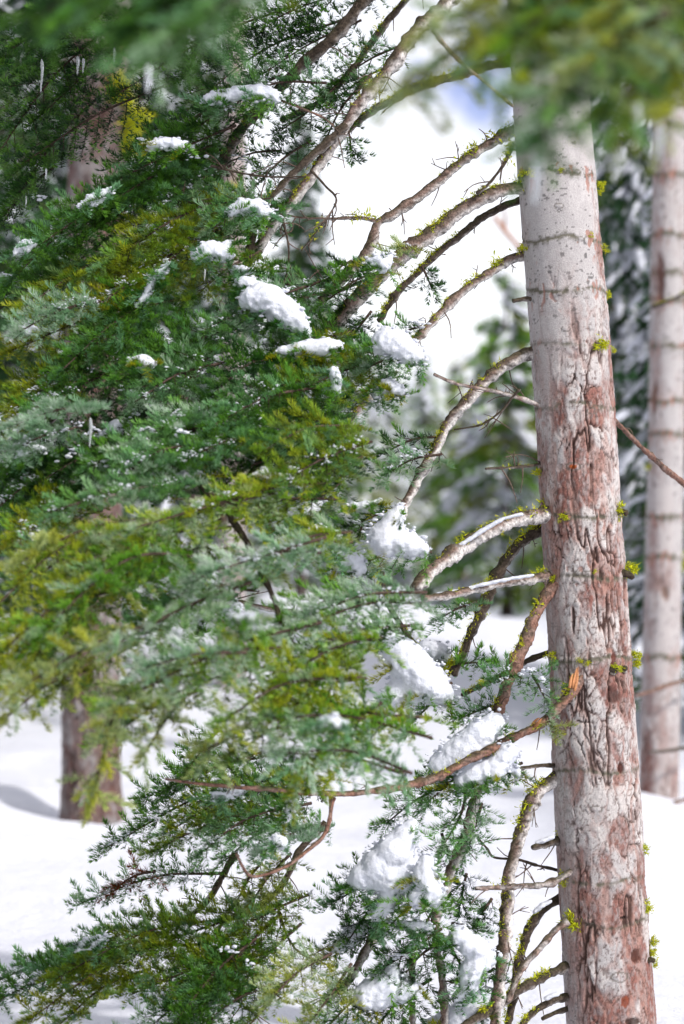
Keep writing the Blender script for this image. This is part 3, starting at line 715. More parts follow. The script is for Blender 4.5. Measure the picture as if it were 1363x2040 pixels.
# ------------------------------------------------------------------ needled boughs of the main fir
# start px, end px, d start, d end, half width px, tint, options
UPN = (-0.10, -0.78, 0.62); FACE = (-0.1, -0.88, 0.47); FLAT = (-0.1, -0.38, 0.92)
BOUGHS = [
    # top left, its shade painted in with the dark 'd' tint
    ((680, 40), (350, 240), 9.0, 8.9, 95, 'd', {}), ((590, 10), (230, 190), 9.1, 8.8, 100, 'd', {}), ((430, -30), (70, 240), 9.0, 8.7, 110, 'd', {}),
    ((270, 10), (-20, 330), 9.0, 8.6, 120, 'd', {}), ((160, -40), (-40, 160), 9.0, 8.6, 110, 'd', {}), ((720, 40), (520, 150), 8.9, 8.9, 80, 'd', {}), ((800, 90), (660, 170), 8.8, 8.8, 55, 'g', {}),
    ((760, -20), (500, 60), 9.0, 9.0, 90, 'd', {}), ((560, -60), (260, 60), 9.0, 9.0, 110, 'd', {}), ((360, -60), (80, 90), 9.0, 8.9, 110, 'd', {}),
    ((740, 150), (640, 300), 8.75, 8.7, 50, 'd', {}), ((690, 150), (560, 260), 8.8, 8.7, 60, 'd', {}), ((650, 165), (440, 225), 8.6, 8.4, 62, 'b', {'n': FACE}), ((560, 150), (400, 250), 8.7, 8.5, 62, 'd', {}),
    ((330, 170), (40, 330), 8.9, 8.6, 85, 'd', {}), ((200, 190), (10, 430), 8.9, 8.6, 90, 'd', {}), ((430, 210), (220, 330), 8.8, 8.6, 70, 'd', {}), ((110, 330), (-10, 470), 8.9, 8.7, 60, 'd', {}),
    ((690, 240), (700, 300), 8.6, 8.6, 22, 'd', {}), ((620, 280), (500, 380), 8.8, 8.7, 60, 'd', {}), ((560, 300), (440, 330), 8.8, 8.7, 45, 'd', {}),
    ((980, -300), (600, -120), 8.2, 7.9, 150, 'd', {}), ((900, -420), (520, -250), 8.2, 7.8, 160, 'd', {}), ((820, -200), (480, -90), 8.4, 8.1, 130, 'd', {}), ((1000, -480), (680, -330), 8.0, 7.7, 160, 'd', {}), ((760, -350), (380, -190), 8.4, 8.0, 150, 'd', {}), ((640, -220), (260, -110), 8.6, 8.3, 130, 'd', {}), ((900, -560), (560, -420), 8.1, 7.7, 160, 'd', {}), ((700, -500), (340, -330), 8.4, 8.0, 160, 'd', {}), ((520, -330), (120, -180), 8.6, 8.3, 150, 'd', {}),  # unseen boughs above the frame, added to cast shade on the top left
    # sharp mass at the left
    ((470, 250), (230, 360), 8.65, 8.45, 75, 'g', {}), ((420, 290), (180, 430), 8.6, 8.3, 85, 'g', {}), ((340, 330), (60, 500), 8.6, 8.2, 80, 'g', {}), ((260, 400), (20, 560), 8.5, 8.2, 72, 'g', {}),
    ((460, 330), (300, 420), 8.55, 8.4, 70, 'b', {}), ((480, 380), (200, 540), 8.55, 8.2, 90, 'go', {}), ((300, 470), (40, 620), 8.5, 8.1, 80, 'go', {}), ((180, 520), (-30, 640), 8.5, 8.2, 70, 'g', {}),
    ((560, 410), (420, 460), 8.45, 8.3, 55, 'b', {}), ((540, 420), (430, 480), 8.5, 8.4, 50, 'b', {}), ((470, 440), (290, 560), 8.45, 8.2, 90, 'o', {}), ((400, 470), (180, 620), 8.4, 8.1, 80, 'o', {}), ((520, 500), (380, 600), 8.45, 8.2, 75, 'go', {}),
    ((560, 520), (470, 580), 8.45, 8.3, 55, 'g', {}), ((640, 560), (420, 650), 8.4, 8.1, 70, 'b', {}), ((620, 620), (400, 700), 8.4, 8.1, 75, 'b', {}),
    ((400, 590), (120, 740), 8.3, 7.9, 100, 'g', {}), ((280, 590), (20, 700), 8.3, 8.0, 75, 'o', {}), ((200, 600), (40, 660), 8.1, 7.9, 55, 'm', {}), ((480, 650), (230, 760), 8.25, 7.9, 95, 'g', {}), ((360, 700), (60, 830), 8.2, 7.8, 95, 'g', {}),
    ((200, 690), (30, 830), 8.2, 7.9, 85, 'o', {}), ((130, 720), (-30, 900), 8.2, 7.9, 80, 'go', {}), ((460, 720), (270, 800), 8.1, 7.8, 80, 'b', {}),
    # middle
    ((700, 660), (520, 720), 8.35, 8.1, 60, 'g', {}), ((760, 720), (560, 800), 8.3, 7.9, 85, 'go', {}), ((760, 700), (640, 730), 8.35, 8.2, 50, 'b', {}), ((790, 740), (680, 840), 8.35, 8.1, 60, 'b', {}), ((640, 770), (420, 850), 8.0, 7.6, 85, 'g', {}), ((600, 720), (420, 790), 8.2, 7.9, 70, 'd', {}),
    ((480, 800), (240, 900), 7.9, 7.5, 85, 'b', {}), ((420, 850), (180, 930), 7.8, 7.5, 70, 'g', {}), ((210, 815), (20, 850), 7.6, 7.4, 42, 'm', {'n': FLAT}), ((160, 850), (20, 900), 7.7, 7.5, 42, 'm', {}), ((320, 800), (80, 960), 8.0, 7.7, 80, 'd', {}), ((240, 900), (-30, 1030), 8.0, 7.6, 95, 'g', {}),
    ((150, 900), (-30, 960), 8.0, 7.7, 80, 'd', {}), ((200, 970), (20, 1080), 7.8, 7.4, 80, 'o', {}), ((720, 850), (520, 900), 7.9, 7.5, 75, 'go', {}), ((740, 880), (560, 960), 7.7, 7.3, 70, 'go', {}), ((600, 860), (340, 930), 7.8, 7.4, 85, 'g', {}),
    ((460, 900), (220, 960), 7.7, 7.3, 60, 'b', {}), ((300, 935), (190, 945), 7.2, 7.1, 42, 'm', {'n': FLAT}), ((430, 960), (100, 1020), 7.5, 7.1, 55, 'b', {}), ((380, 880), (140, 990), 7.9, 7.6, 70, 'd', {}),
    ((680, 960), (560, 1060), 8.4, 8.3, 50, 'g', {}), ((660, 990), (600, 1080), 8.4, 8.3, 45, 'b', {}), ((690, 900), (640, 960), 8.4, 8.3, 45, 'd', {}), ((700, 780), (620, 890), 8.5, 8.4, 60, 'd', {}),
    # nearer, out-of-focus boughs
    ((660, 960), (380, 1020), 7.1, 6.7, 85, 'go', {}), ((560, 980), (240, 1060), 7.0, 6.5, 80, 'go', {}), ((330, 1030), (40, 1120), 6.9, 6.4, 85, 'y', {}), ((280, 1050), (-10, 1210), 6.8, 6.3, 95, 'o', {}), ((460, 1050), (160, 1160), 6.9, 6.4, 85, 'go', {}),
    ((650, 1070), (420, 1140), 6.7, 6.4, 48, 'm', {'n': FLAT}), ((640, 1100), (380, 1160), 6.8, 6.5, 45, 'm', {}), ((700, 1060), (520, 1120), 7.0, 6.7, 70, 'go', {}), ((420, 1110), (80, 1260), 6.8, 6.2, 95, 'g', {}), ((260, 1130), (-30, 1330), 6.6, 6.1, 95, 'o', {}), ((500, 1160), (220, 1290), 6.7, 6.2, 85, 'b', {}),
    ((850, 1180), (620, 1220), 7.0, 6.7, 50, 'm', {}), ((840, 1200), (560, 1270), 7.0, 6.6, 75, 'b', {}), ((720, 1180), (560, 1240), 7.1, 6.8, 75, 'g', {}), ((640, 1240), (300, 1340), 6.6, 6.2, 80, 'b', {}), ((490, 1300), (290, 1330), 6.3, 6.1, 42, 'm', {'n': FLAT}), ((560, 1290), (220, 1410), 6.5, 6.1, 85, 'go', {}),
    ((340, 1230), (40, 1370), 6.5, 6.0, 80, 'y', {}), ((160, 1230), (-40, 1420), 6.5, 6.1, 75, 'o', {}), ((760, 1270), (560, 1350), 6.8, 6.4, 75, 'go', {}), ((860, 1430), (560, 1350), 6.8, 6.5, 72, 'o', {'sag': -0.05}), ((860, 1470), (540, 1430), 6.7, 6.3, 75, 'g', {}), ((820, 1540), (560, 1500), 6.6, 6.3, 55, 'm', {}),
    ((720, 1350), (440, 1440), 6.6, 6.2, 90, 'go', {}), ((600, 1400), (400, 1500), 6.5, 6.2, 75, 'y', {}), ((760, 1400), (600, 1540), 6.7, 6.4, 80, 'go', {}), ((400, 1340), (200, 1450), 6.4, 6.0, 65, 'y', {}), ((260, 1340), (190, 1570), 6.3, 6.1, 52, 'y', {'n': FACE}), ((370, 1390), (290, 1500), 6.4, 6.2, 40, 'y', {}), ((680, 1300), (560, 1410), 6.7, 6.4, 75, 'o', {}), ((190, 1330), (0, 1440), 6.6, 6.2, 50, 'y', {}),
    # sharp lower left
    ((440, 1450), (370, 1540), 8.35, 8.2, 34, 'g', {}), ((520, 1500), (290, 1590), 8.4, 8.2, 50, 'g', {}), ((480, 1550), (210, 1690), 8.4, 8.1, 42, 'g', {}), ((560, 1560), (330, 1660), 8.35, 8.1, 70, 'go', {}), ((590, 1600), (300, 1700), 8.3, 8.0, 40, 'go', {}), ((620, 1600), (400, 1700), 8.2, 7.9, 62, 'b', {'n': FACE}),
    ((640, 1640), (520, 1700), 8.1, 7.9, 50, 'm', {}), ((640, 1560), (500, 1580), 8.4, 8.3, 55, 'd', {}), ((440, 1740), (160, 1800), 8.35, 8.1, 30, 'b', {}), ((520, 1720), (470, 1800), 8.4, 8.3, 35, 'y', {}), ((580, 1700), (500, 1800), 8.3, 8.2, 40, 'y', {}),
    ((560, 1800), (260, 1900), 8.3, 8.0, 80, 'go', {}), ((480, 1830), (110, 1950), 8.3, 7.9, 75, 'go', {}), ((340, 1880), (0, 1990), 8.2, 7.9, 55, 'g', {}), ((260, 1920), (-20, 1960), 8.3, 8.0, 45, 'b', {}), ((240, 1840), (140, 1920), 8.3, 8.1, 34, 'b', {}), ((420, 1880), (60, 2030), 8.2, 7.8, 65, 'o', {}), ((560, 1820), (400, 2000), 8.2, 7.9, 80, 'go', {}), ((510, 1870), (330, 2060), 8.1, 7.8, 75, 'g', {}), ((440, 1960), (260, 2080), 8.1, 7.8, 60, 'b', {}), ((360, 2000), (440, 2080), 8.0, 7.9, 40, 'b', {}), ((620, 1780), (480, 1850), 8.3, 8.1, 45, 'go', {}),
    ((600, 1540), (420, 1620), 8.45, 8.3, 60, 'g', {}), ((520, 1880), (300, 1960), 8.2, 7.9, 75, 'go', {}), ((600, 1840), (460, 1960), 8.2, 8.0, 70, 'o', {}), ((300, 1930), (120, 2040), 8.1, 7.8, 60, 'go', {}), ((540, 1960), (360, 2070), 8.0, 7.8, 75, 'g', {}), ((200, 1930), (-20, 2000), 8.2, 7.9, 45, 'g', {}),
    # right lower boughs carrying snow
    ((860, 1100), (690, 1135), 8.35, 8.2, 42, 'b', {'n': FACE}), ((720, 1050), (680, 1150), 8.4, 8.3, 28, 'd', {}), ((880, 905), (770, 945), 8.4, 8.3, 34, 'b', {}), ((870, 870), (770, 900), 8.45, 8.4, 14, 'd', {}), ((800, 1010), (700, 1050), 8.5, 8.4, 22, 'd', {}), ((950, 1200), (880, 1230), 8.5, 8.4, 28, 'b', {}), ((900, 1330), (960, 1320), 8.55, 8.5, 22, 'g', {}),
    ((1050, 1330), (1090, 1400), 8.3, 8.2, 40, 'b', {'n': FACE}), ((1040, 1350), (990, 1360), 8.35, 8.3, 36, 'g', {}), ((1010, 1400), (920, 1430), 8.4, 8.3, 30, 'g', {}), ((900, 1360), (820, 1440), 8.5, 8.4, 40, 'g', {}), ((1090, 1420), (1100, 1450), 8.35, 8.3, 12, 'y', {}),
    ((960, 1520), (850, 1600), 8.35, 8.2, 50, 'g', {'n': FACE}), ((1040, 1520), (940, 1570), 8.35, 8.2, 40, 'b', {}), ((900, 1560), (770, 1640), 8.3, 8.2, 42, 'g', {}), ((930, 1560), (880, 1690), 8.3, 8.2, 46, 'b', {'n': FACE}), ((960, 1600), (930, 1700), 8.4, 8.3, 35, 'b', {}), ((880, 1660), (900, 1730), 8.45, 8.4, 26, 'd', {}), ((930, 1740), (920, 1800), 8.5, 8.5, 38, 'd', {}),
    ((790, 1750), (660, 1800), 8.35, 8.2, 52, 'g', {'n': FACE}), ((760, 1780), (690, 1880), 8.35, 8.2, 42, 'd', {}), ((880, 1790), (770, 1850), 8.25, 8.15, 42, 'b', {'n': FACE}), ((870, 1800), (830, 1870), 8.25, 8.15, 42, 'g', {}), ((880, 1850), (760, 1930), 8.3, 8.2, 55, 'g', {'n': FACE}), ((870, 1880), (800, 1950), 8.3, 8.2, 45, 'd', {}), ((880, 1860), (930, 1950), 8.35, 8.3, 34, 'g', {}), ((900, 1840), (950, 1850), 8.35, 8.3, 16, 'b', {}),
    ((980, 1790), (945, 1850), 8.35, 8.3, 16, 'd', {}), ((1000, 1900), (985, 1910), 8.4, 8.4, 18, 'g', {}), ((985, 1930), (930, 1960), 8.4, 8.3, 18, 'd', {}),
    ((760, 1850), (650, 1910), 8.45, 8.4, 30, 'd', {}), ((780, 1960), (640, 2060), 8.3, 8.1, 60, 'g', {}), ((860, 1950), (740, 2060), 8.35, 8.2, 60, 'd', {}), ((660, 1900), (540, 1990), 7.9, 7.6, 48, 'y', {}), ((700, 1920), (600, 2060), 7.9, 7.7, 48, 'y', {}), ((560, 1960), (480, 2060), 8.0, 7.8, 40, 'go', {}), ((960, 1990), (880, 2060), 8.5, 8.4, 40, 'd', {}),
    # sprigs on the middle limbs
    ((760, 540), (650, 600), 8.45, 8.3, 34, 'g', {}), ((700, 590), (640, 660), 8.5, 8.4, 40, 'd', {}), ((830, 490), (760, 530), 8.4, 8.3, 26, 'y', {}), ((840, 530), (860, 575), 8.5, 8.5, 12, 'd', {}), ((740, 620), (690, 690), 8.55, 8.5, 34, 'd', {}), ((840, 650), (770, 680), 8.45, 8.4, 22, 'g', {}), ((830, 700), (730, 735), 8.3, 8.15, 34, 'b', {'n': FACE}), ((660, 660), (640, 700), 8.3, 8.2, 20, 'o', {}), ((760, 690), (700, 720), 8.4, 8.3, 30, 'd', {}),
    ((700, 520), (660, 560), 8.5, 8.4, 26, 'd', {}), ((580, 400), (520, 440), 8.5, 8.4, 28, 'g', {}),
]
for (a, b, da, db, hw, tint, opt) in BOUGHS:
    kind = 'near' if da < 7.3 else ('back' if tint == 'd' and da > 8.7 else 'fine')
    if kind == 'near': tint = {'g': 'gn', 'go': 'gon', 'b': 'bn', 'd': 'g', 'o': 'on'}.get(tint, tint)  # near boughs get brighter tints, so their lit look is in the colour
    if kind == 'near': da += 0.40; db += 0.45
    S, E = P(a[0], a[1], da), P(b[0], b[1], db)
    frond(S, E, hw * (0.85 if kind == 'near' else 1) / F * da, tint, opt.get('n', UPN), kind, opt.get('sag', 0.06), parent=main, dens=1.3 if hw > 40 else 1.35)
    if (hw >= 55 or (a[1] > 1440 and a[0] < 660 and da > 7.6)) and kind != 'back' and rng.random() < (0.6 if a[1] < 720 else (0.3 if a[1] > 1440 else 0.5 if kind == 'fine' else 0.8)):
        dv = np.array([rng.normal(0, .03), rng.uniform(.08, .17) * (1 if kind == 'fine' else 2), rng.uniform(-.08, -.02)])
        frond(S + dv, S + (E - S) * rng.uniform(.75, 1.0) + dv + rng.normal(0, .04, 3), hw / F * da * rng.uniform(.8, 1.05), {'m': 'b', 'y': 'go', 'o': 'go', 'b': 'g', 'gn': 'g', 'gon': 'go', 'bn': 'g', 'on': 'go'}.get(tint, 'd' if rng.random() < .65 else tint), opt.get('n', UPN), kind, opt.get('sag', 0.06), parent=main, dens=1.1)  # second layer in darker tints, painting the shade between boughs
# a small spray of dead rust red needles on the lower bough
RUST = np.array([0.30, 0.07, 0.015]); TINT['r'] = (RUST, RUST * 0.7, RUST * 1.3)
frond(P(310, 1735, 8.2), P(235, 1765, 8.15), 16 / F * 8.2, 'r', UPN, 'fine', parent=main, label='small dead spray with rust red needles')
print('needle triangles', NTRI)

# ------------------------------------------------------------------ snow resting on the boughs
def clump(label, d, balls, vox=0.0075, name='snow_clump', group=None, thick=1.25, rough=1.0):
    """balls: (px, py, r px[, depth shift m]) joined into one settled lump"""
    bmv, bmf = [], []
    if max(b[0] for b in balls) < 700 and name == 'snow_clump': d -= 0.16; balls = [(b[0], b[1], b[2] * 1.15) for b in balls]
    elif name == 'snow_clump': d -= 0.13
    import bmesh
    bm = bmesh.new(); bmesh.ops.create_icosphere(bm, subdivisions=2, radius=1)
    sv = np.array([v.co for v in bm.verts]); sf = np.array([[v.index for v in f.verts] for f in bm.faces]); bm.free()
    pts = [(b[0], b[1], b[2], b[3] if len(b) > 3 else 0.0) for b in balls]
    full = []
    for i, b in enumerate(pts):
        full.append(b)
        if i + 1 < len(pts):
            c = pts[i + 1]; dist = math.hypot(c[0] - b[0], c[1] - b[1]); st = int(dist / (0.5 * min(b[2], c[2])))
            if dist < 2.2 * (b[2] + c[2]) or name == 'snow_strip':
                for k in range(1, st): t = k / st; full.append(tuple(b[j] * (1 - t) + c[j] * t for j in range(4)))
    n = 0
    for x, y, r, dz in full:
        c = P(x, y, d + dz); rr = r / F * d * rng.uniform(0.93, 1.07)
        bmv.append(c + sv * np.array([rr, rr * thick, rr])); bmf.append(sf + n); n += len(sv)
    V = np.concatenate(bmv); org = V.mean(0); org[2] = V[:, 2].min()
    me = mesh_np('tmp', V - org, np.concatenate(bmf))
    o = bpy.data.objects.new('tmp', me); COL.objects.link(o)
    md = o.modifiers.new('r', 'REMESH'); md.mode = 'VOXEL'; md.voxel_size = vox
    sm = o.modifiers.new('s', 'SMOOTH'); sm.factor = 0.6; sm.iterations = 5
    dg = bpy.context.evaluated_depsgraph_get(); ev = o.evaluated_get(dg); m2 = bpy.data.meshes.new_from_object(ev)
    bpy.data.objects.remove(o); bpy.data.meshes.remove(me)
    nv = len(m2.vertices); co = np.empty(nv * 3, np.float32); m2.vertices.foreach_get('co', co); co = co.reshape(-1, 3)
    no = np.empty(nv * 3, np.float32); m2.vertex_normals.foreach_get('vector', no); no = no.reshape(-1, 3)
    g = co + org
    h = 0.013 * (fbm(g[:, 0] * 16, g[:, 1] * 16, g[:, 2] * 16, 3, 90) - 0.5) + 0.013 * (fbm(g[:, 0] * 70, g[:, 1] * 70, g[:, 2] * 70, 4, 91) - 0.5) * (1 + 1.2 * sstep(0.2, -0.5, no[:, 2]))
    co = co + no * (h * rough)[:, None]
    m2.vertices.foreach_set('co', co.ravel()); m2.polygons.foreach_set('use_smooth', np.ones(len(m2.polygons), bool)); m2.update()
    m2.materials.clear(); m2.materials.append(M_SNOW); m2.name = name
    o = link(name, m2, None, tuple(org), label=label, category='snow clump', group=group); ORIGIN[o.name] = tuple(org)
    return o
CLUMPS = []
_clump = clump
def clump(label, d, balls, vox=0.0075, name='snow_clump', **k):
    o = _clump(label, d, balls, vox, name, **k)
    if name == 'snow_clump': CLUMPS.append((d - (0.16 if max(b[0] for b in balls) < 700 else 0.13), balls))
    return o
G = 'snow clumps lying on the fir boughs'
clump('rounded dome of snow under the pale curved limb, its hem hanging over needles', 8.22, [(770, 680, 30), (790, 685, 32), (815, 705, 24), (835, 715, 13)], group=G)
clump('thin hanging snow tongue below the rounded dome, ending in a drip', 8.25, [(772, 765, 12), (792, 778, 14), (803, 785, 9)], .006, group=G)
clump('pointed snow cap like a tent below the long white limb in mid picture', 8.2, [(795, 1015, 10), (778, 1045, 26), (765, 1075, 36), (795, 1078, 32), (830, 1090, 22), (848, 1098, 11)], group=G)
clump('low snow pad just left of the tent shaped cap', 8.28, [(720, 1095, 16), (700, 1115, 22), (672, 1128, 16), (715, 1132, 18)], group=G)
clump('broad sloping snow heap right of the blurred needles, under the hanging dark limb', 8.5, [(775, 1280, 26), (810, 1320, 42), (845, 1355, 42), (880, 1382, 26), (800, 1370, 30), (770, 1400, 20)], group=G)
clump('rounded snow knob on top edge behind the broad sloping heap', 8.9, [(845, 1290, 16), (870, 1300, 24), (905, 1312, 14)], group=G)
clump('long smooth snow slab lying behind the broken orange ended branch', 8.42, [(985, 1440, 24), (955, 1465, 34), (920, 1500, 38), (880, 1525, 30)], group=G)
clump('ragged snow hem hanging below the broken branch above green needles', 8.38, [(1010, 1500, 24), (985, 1530, 26), (950, 1540, 26), (920, 1560, 20), (1030, 1540, 12)], group=G)
clump('largest cone of snow low in the picture with two lobes over dark needles', 8.26, [(822, 1640, 12), (805, 1668, 28), (785, 1700, 40), (755, 1725, 38), (722, 1745, 26), (700, 1755, 12), (785, 1740, 42), (825, 1745, 40), (850, 1765, 34), (872, 1790, 18), (775, 1790, 24), (752, 1822, 13)], group=G)
clump('right lobe bulging in front of the largest snow cone', 8.16, [(850, 1715, 16), (845, 1745, 26), (860, 1780, 22), (830, 1790, 18)], group=G)
clump('small snow patch on needles under the largest snow cone', 8.32, [(800, 1842, 10), (830, 1846, 15), (852, 1848, 10)], group=G)
clump('snow pad left of the white barked limb at the lower middle', 8.45, [(735, 1845, 12), (705, 1860, 20), (675, 1885, 16)], group=G)
clump('wide soft snow pillow near the bottom edge below the lowest green spray', 8.35, [(785, 1940, 18), (765, 1965, 36), (735, 1985, 32), (800, 1975, 24), (825, 1968, 12)], group=G)
clump('ragged column of snow between two pale limbs near the bottom edge', 8.4, [(915, 1865, 24), (950, 1890, 26), (975, 1905, 18), (945, 1925, 26), (930, 1960, 18), (950, 1970, 12), (912, 1985, 14)], group=G)
clump('low snow mound at the bottom edge beneath the ragged snow column', 8.5, [(970, 1985, 22), (940, 2010, 30), (905, 2035, 30), (860, 2045, 20)], group=G)
clump('steep sheet of snow draped over the upper middle boughs left of the mossy limb', 8.3, [(520, 578, 14), (500, 595, 22), (540, 600, 30), (570, 622, 26), (595, 645, 18), (612, 662, 9)], group=G)
clump('small snow cap above the steep draped snow sheet', 8.35, [(475, 560, 9), (495, 566, 14), (512, 572, 10)], group=G)
clump('tiny snow cap left of the dark twig above the draped snow sheet', 8.4, [(468, 538, 7), (484, 537, 9), (498, 541, 6)], .0055, group=G)
clump('arched snow cap on the blue green tuft where the pale limb ends', 8.32, [(460, 422, 9), (485, 412, 15), (515, 414, 16), (535, 425, 9)], .006, group=G)
clump('crumbly snow patch below the arched cap in dark needles', 8.3, [(395, 508, 13), (420, 498, 18), (445, 505, 16), (455, 488, 9)], .006, group=G)
clump('highest snow cap on a blue green tuft near the top of the dark boughs', 8.4, [(412, 200, 9), (440, 192, 13), (480, 184, 13), (515, 184, 17), (545, 192, 12)], .006, group=G)
clump('thin snow cap between the left trunk and the highest snow cap', 8.4, [(298, 292, 8), (322, 285, 11), (350, 287, 11), (365, 291, 7)], .006, group=G)
clump('slanting strip of snow on the dark bough in front of the left trunk', 8.3, [(165, 410, 8), (185, 398, 11), (205, 388, 9), (218, 380, 6)], .006, group=G)
clump('bright snow pocket deep among the left boughs below the olive spray', 8.4, [(240, 572, 12), (222, 595, 16), (210, 620, 18), (200, 645, 14), (258, 566, 9)], group=G)
clump('narrow snow streak running along a dark bough right of the snow pocket', 8.25, [(335, 528, 6), (322, 545, 8), (305, 560, 7), (294, 580, 7), (285, 600, 7), (275, 606, 6)], .006, group=G)
clump('long flat snow bank on the bough below the thick mossy limb', 8.25, [(560, 702, 9), (590, 697, 13), (620, 692, 15), (650, 690, 16), (668, 690, 11)], group=G)
clump('snow crumbs on needles below the long flat snow bank', 8.1, [(665, 740, 8), (672, 760, 9), (668, 778, 7)], .006, group=G)
clump('snow mound seen through a gap below the dark thick limb at left', 8.1, [(205, 880, 16), (235, 862, 22), (260, 875, 18), (225, 895, 14)], group=G)
clump('speckled snow patch in the middle of the left boughs', 7.75, [(360, 880, 10), (385, 884, 13), (415, 892, 14), (435, 900, 8)], .006, group=G)
clump('dim snow patch in shade below the speckled snow patch', 7.7, [(345, 958, 12), (370, 955, 15), (395, 950, 10), (410, 955, 8)], .006, group=G)
clump('pale snow lump just right of the thick dark limb at left', 8.2, [(395, 832, 9), (415, 838, 12), (440, 825, 8)], .006, group=G)
clump('snow ledge on the small sharp spray at the right of the middle boughs', 8.3, [(640, 1003, 8), (615, 1015, 12), (590, 1022, 11), (570, 1030, 7)], .006, group=G)
clump('hanging snow bib with a pointed drip behind the blurred green spray', 8.3, [(352, 1180, 14), (375, 1190, 26), (380, 1215, 26), (395, 1240, 14), (400, 1258, 6)], group=G)
clump('second snow bib right of the one with the pointed drip', 8.3, [(442, 1205, 10), (460, 1215, 20), (468, 1235, 16), (472, 1248, 8)], group=G)
clump('snow patch under the orange twig in the lower boughs', 8.0, [(430, 1585, 10), (455, 1578, 13), (480, 1576, 9)], .006, group=G)
clump('snow dab on pale needles left of the thin curved twig', 7.85, [(548, 1672, 9), (562, 1680, 11)], .006, group=G)
clump('thin snow strip hanging on needles above the snow dab', 7.95, [(580, 1600, 8), (576, 1618, 9), (568, 1632, 6)], .006, group=G)
clump('snow wedge lying on the tip of the lowest left bough', 8.05, [(145, 1888, 7), (170, 1882, 11), (195, 1876, 11), (210, 1868, 6)], .006, group=G)
clump('snow lump just above the end of the orange twig, half hidden by blurred needles', 7.9, [(620, 1555, 12), (640, 1545, 14), (655, 1535, 9)], group=G)
clump('snow tuft on the mossy limb where it meets green needles', 8.36, [(735, 522, 10), (755, 518, 15), (765, 530, 14), (778, 512, 8)], .006, group=G)
clump('low snow lump on the bough left of the mossy diagonal limb', 8.4, [(700, 1010, 8), (735, 1008, 9), (760, 1000, 6)], .006, group=G)
clump('snow scrap on the dark bough under the pale mint row at the left edge', 7.9, [(40, 905, 8), (60, 898, 11), (82, 896, 8)], .006, group=G)
clump('small snow cushion on blue green needles right of the thick dark limb', 7.9, [(262, 722, 9), (284, 718, 11), (302, 724, 7)], .006, group=G)
clump('snow scrap caught beside the dark limb above the blurred pale sprays', 7.6, [(505, 952, 8), (528, 946, 12), (548, 950, 8)], .006, group=G)
clump('upright snow lump between dark sprays left of the snow tent', 8.25, [(668, 1068, 11), (676, 1090, 14), (662, 1108, 10)], .006, group=G)
clump('snow shelf on the boughs below the snow ledge at right of middle', 8.2, [(640, 1050, 8), (622, 1062, 12), (600, 1072, 10)], .006, group=G)
clump('white snow strip on the bough right of the olive spray, above the dark thick limb', 8.0, [(560, 868, 8), (590, 858, 11), (618, 862, 10), (640, 870, 7)], .006, group=G)
clump('little snow cap on the uppermost tip of the dark boughs at the left edge', 8.3, [(30, 505, 8), (50, 492, 11), (66, 484, 7)], .006, group=G)
clump('snow patch among blurred green needles above the orange twig', 6.35, [(640, 1440, 9), (664, 1436, 12), (684, 1446, 8)], .006, group=G)
clump('snow patch in the blurred olive boughs at lower left of the dark forked limb', 6.3, [(470, 1236, 8), (492, 1230, 11), (508, 1238, 8)], .006, group=G)
clump('thin line of snow along the top of the thickest white limb', 8.26, [(1040, 1024, 4), (1000, 1034, 4), (958, 1058, 4), (930, 1078, 4), (905, 1092, 5), (870, 1118, 5), (850, 1136, 4)], .005, 'snow_strip', thick=2.2, rough=.4)
clump('thin line of snow along the level limb below the thickest white limb', 8.32, [(1062, 1146, 3.5), (1010, 1154, 4), (960, 1165, 5), (920, 1176, 4), (870, 1182, 3)], .005, 'snow_strip', thick=2.0, rough=.4)
clump('little snow ridge on the short mossy stub left of the trunk', 8.50, [(1102, 1667, 4), (1085, 1673, 5), (1068, 1679, 4)], .005, 'snow_strip', thick=1.8, rough=.4)
clump('little snow ridge on the mossy bend of a thin limb near the trunk foot', 8.52, [(1098, 1795, 4), (1080, 1803, 5), (1066, 1816, 5)], .005, 'snow_strip', thick=1.8, rough=.4)
clump('little snow ridge on the lowest mossy limb by the trunk', 8.46, [(1112, 1980, 4), (1098, 1984, 5), (1085, 1990, 4)], .005, 'snow_strip', thick=1.8, rough=.4)

def rim_sprigs():
    for d, balls in CLUMPS:
        nd = Needles(); wood = Mesh(); cx = np.mean([b[0] for b in balls]); cy = np.mean([b[1] for b in balls])
        sharp = d > 7.7; t3 = (BLUE, GREEN, DEEP) if rng.random() < 0.6 else (GREEN, DEEP, OLIVE)
        for b in balls:
            for _ in range(int(3 + b[2] / 6)):
                ang = rng.uniform(R(15), R(165)); px = b[0] + b[2] * 0.8 * math.cos(ang); py = b[1] + b[2] * 0.75 * math.sin(ang)
                if any(math.hypot(px - c[0], py - c[1]) < c[2] * 0.92 for c in balls if c is not b): continue
                o = P(px, py, d + rng.uniform(-1, 0.6) * b[2] / F * d)
                dv = nrm(np.array([math.cos(ang) * 0.8 - 0.25, rng.uniform(-0.9, 0.1), -math.sin(ang) * 0.75 + 0.1]) + rng.normal(0, 0.25, 3))
                nd.shoot(o - dv * 0.02, dv, np.array([0, -0.6, 0.8]) + rng.normal(0, 0.2, 3), rng.uniform(0.045, 0.11), t3[int(rng.integers(3))] * rng.uniform(0.8, 1.2))
        c = P(cx, cy, d + 0.02); e = P(cx + rng.uniform(-8, 8), cy + np.max([b[2] for b in balls]), d + 0.04)
        V, fs, _ = tube(spline(np.array([c, e]), 5), np.linspace(0.004, 0.002, 5), 5); wood.add(V, fs, BARK_T)
        br = wood.build('branch', M_LIMB, main, True); nd.build('fine', br, kind='stuff')
rim_sprigs()
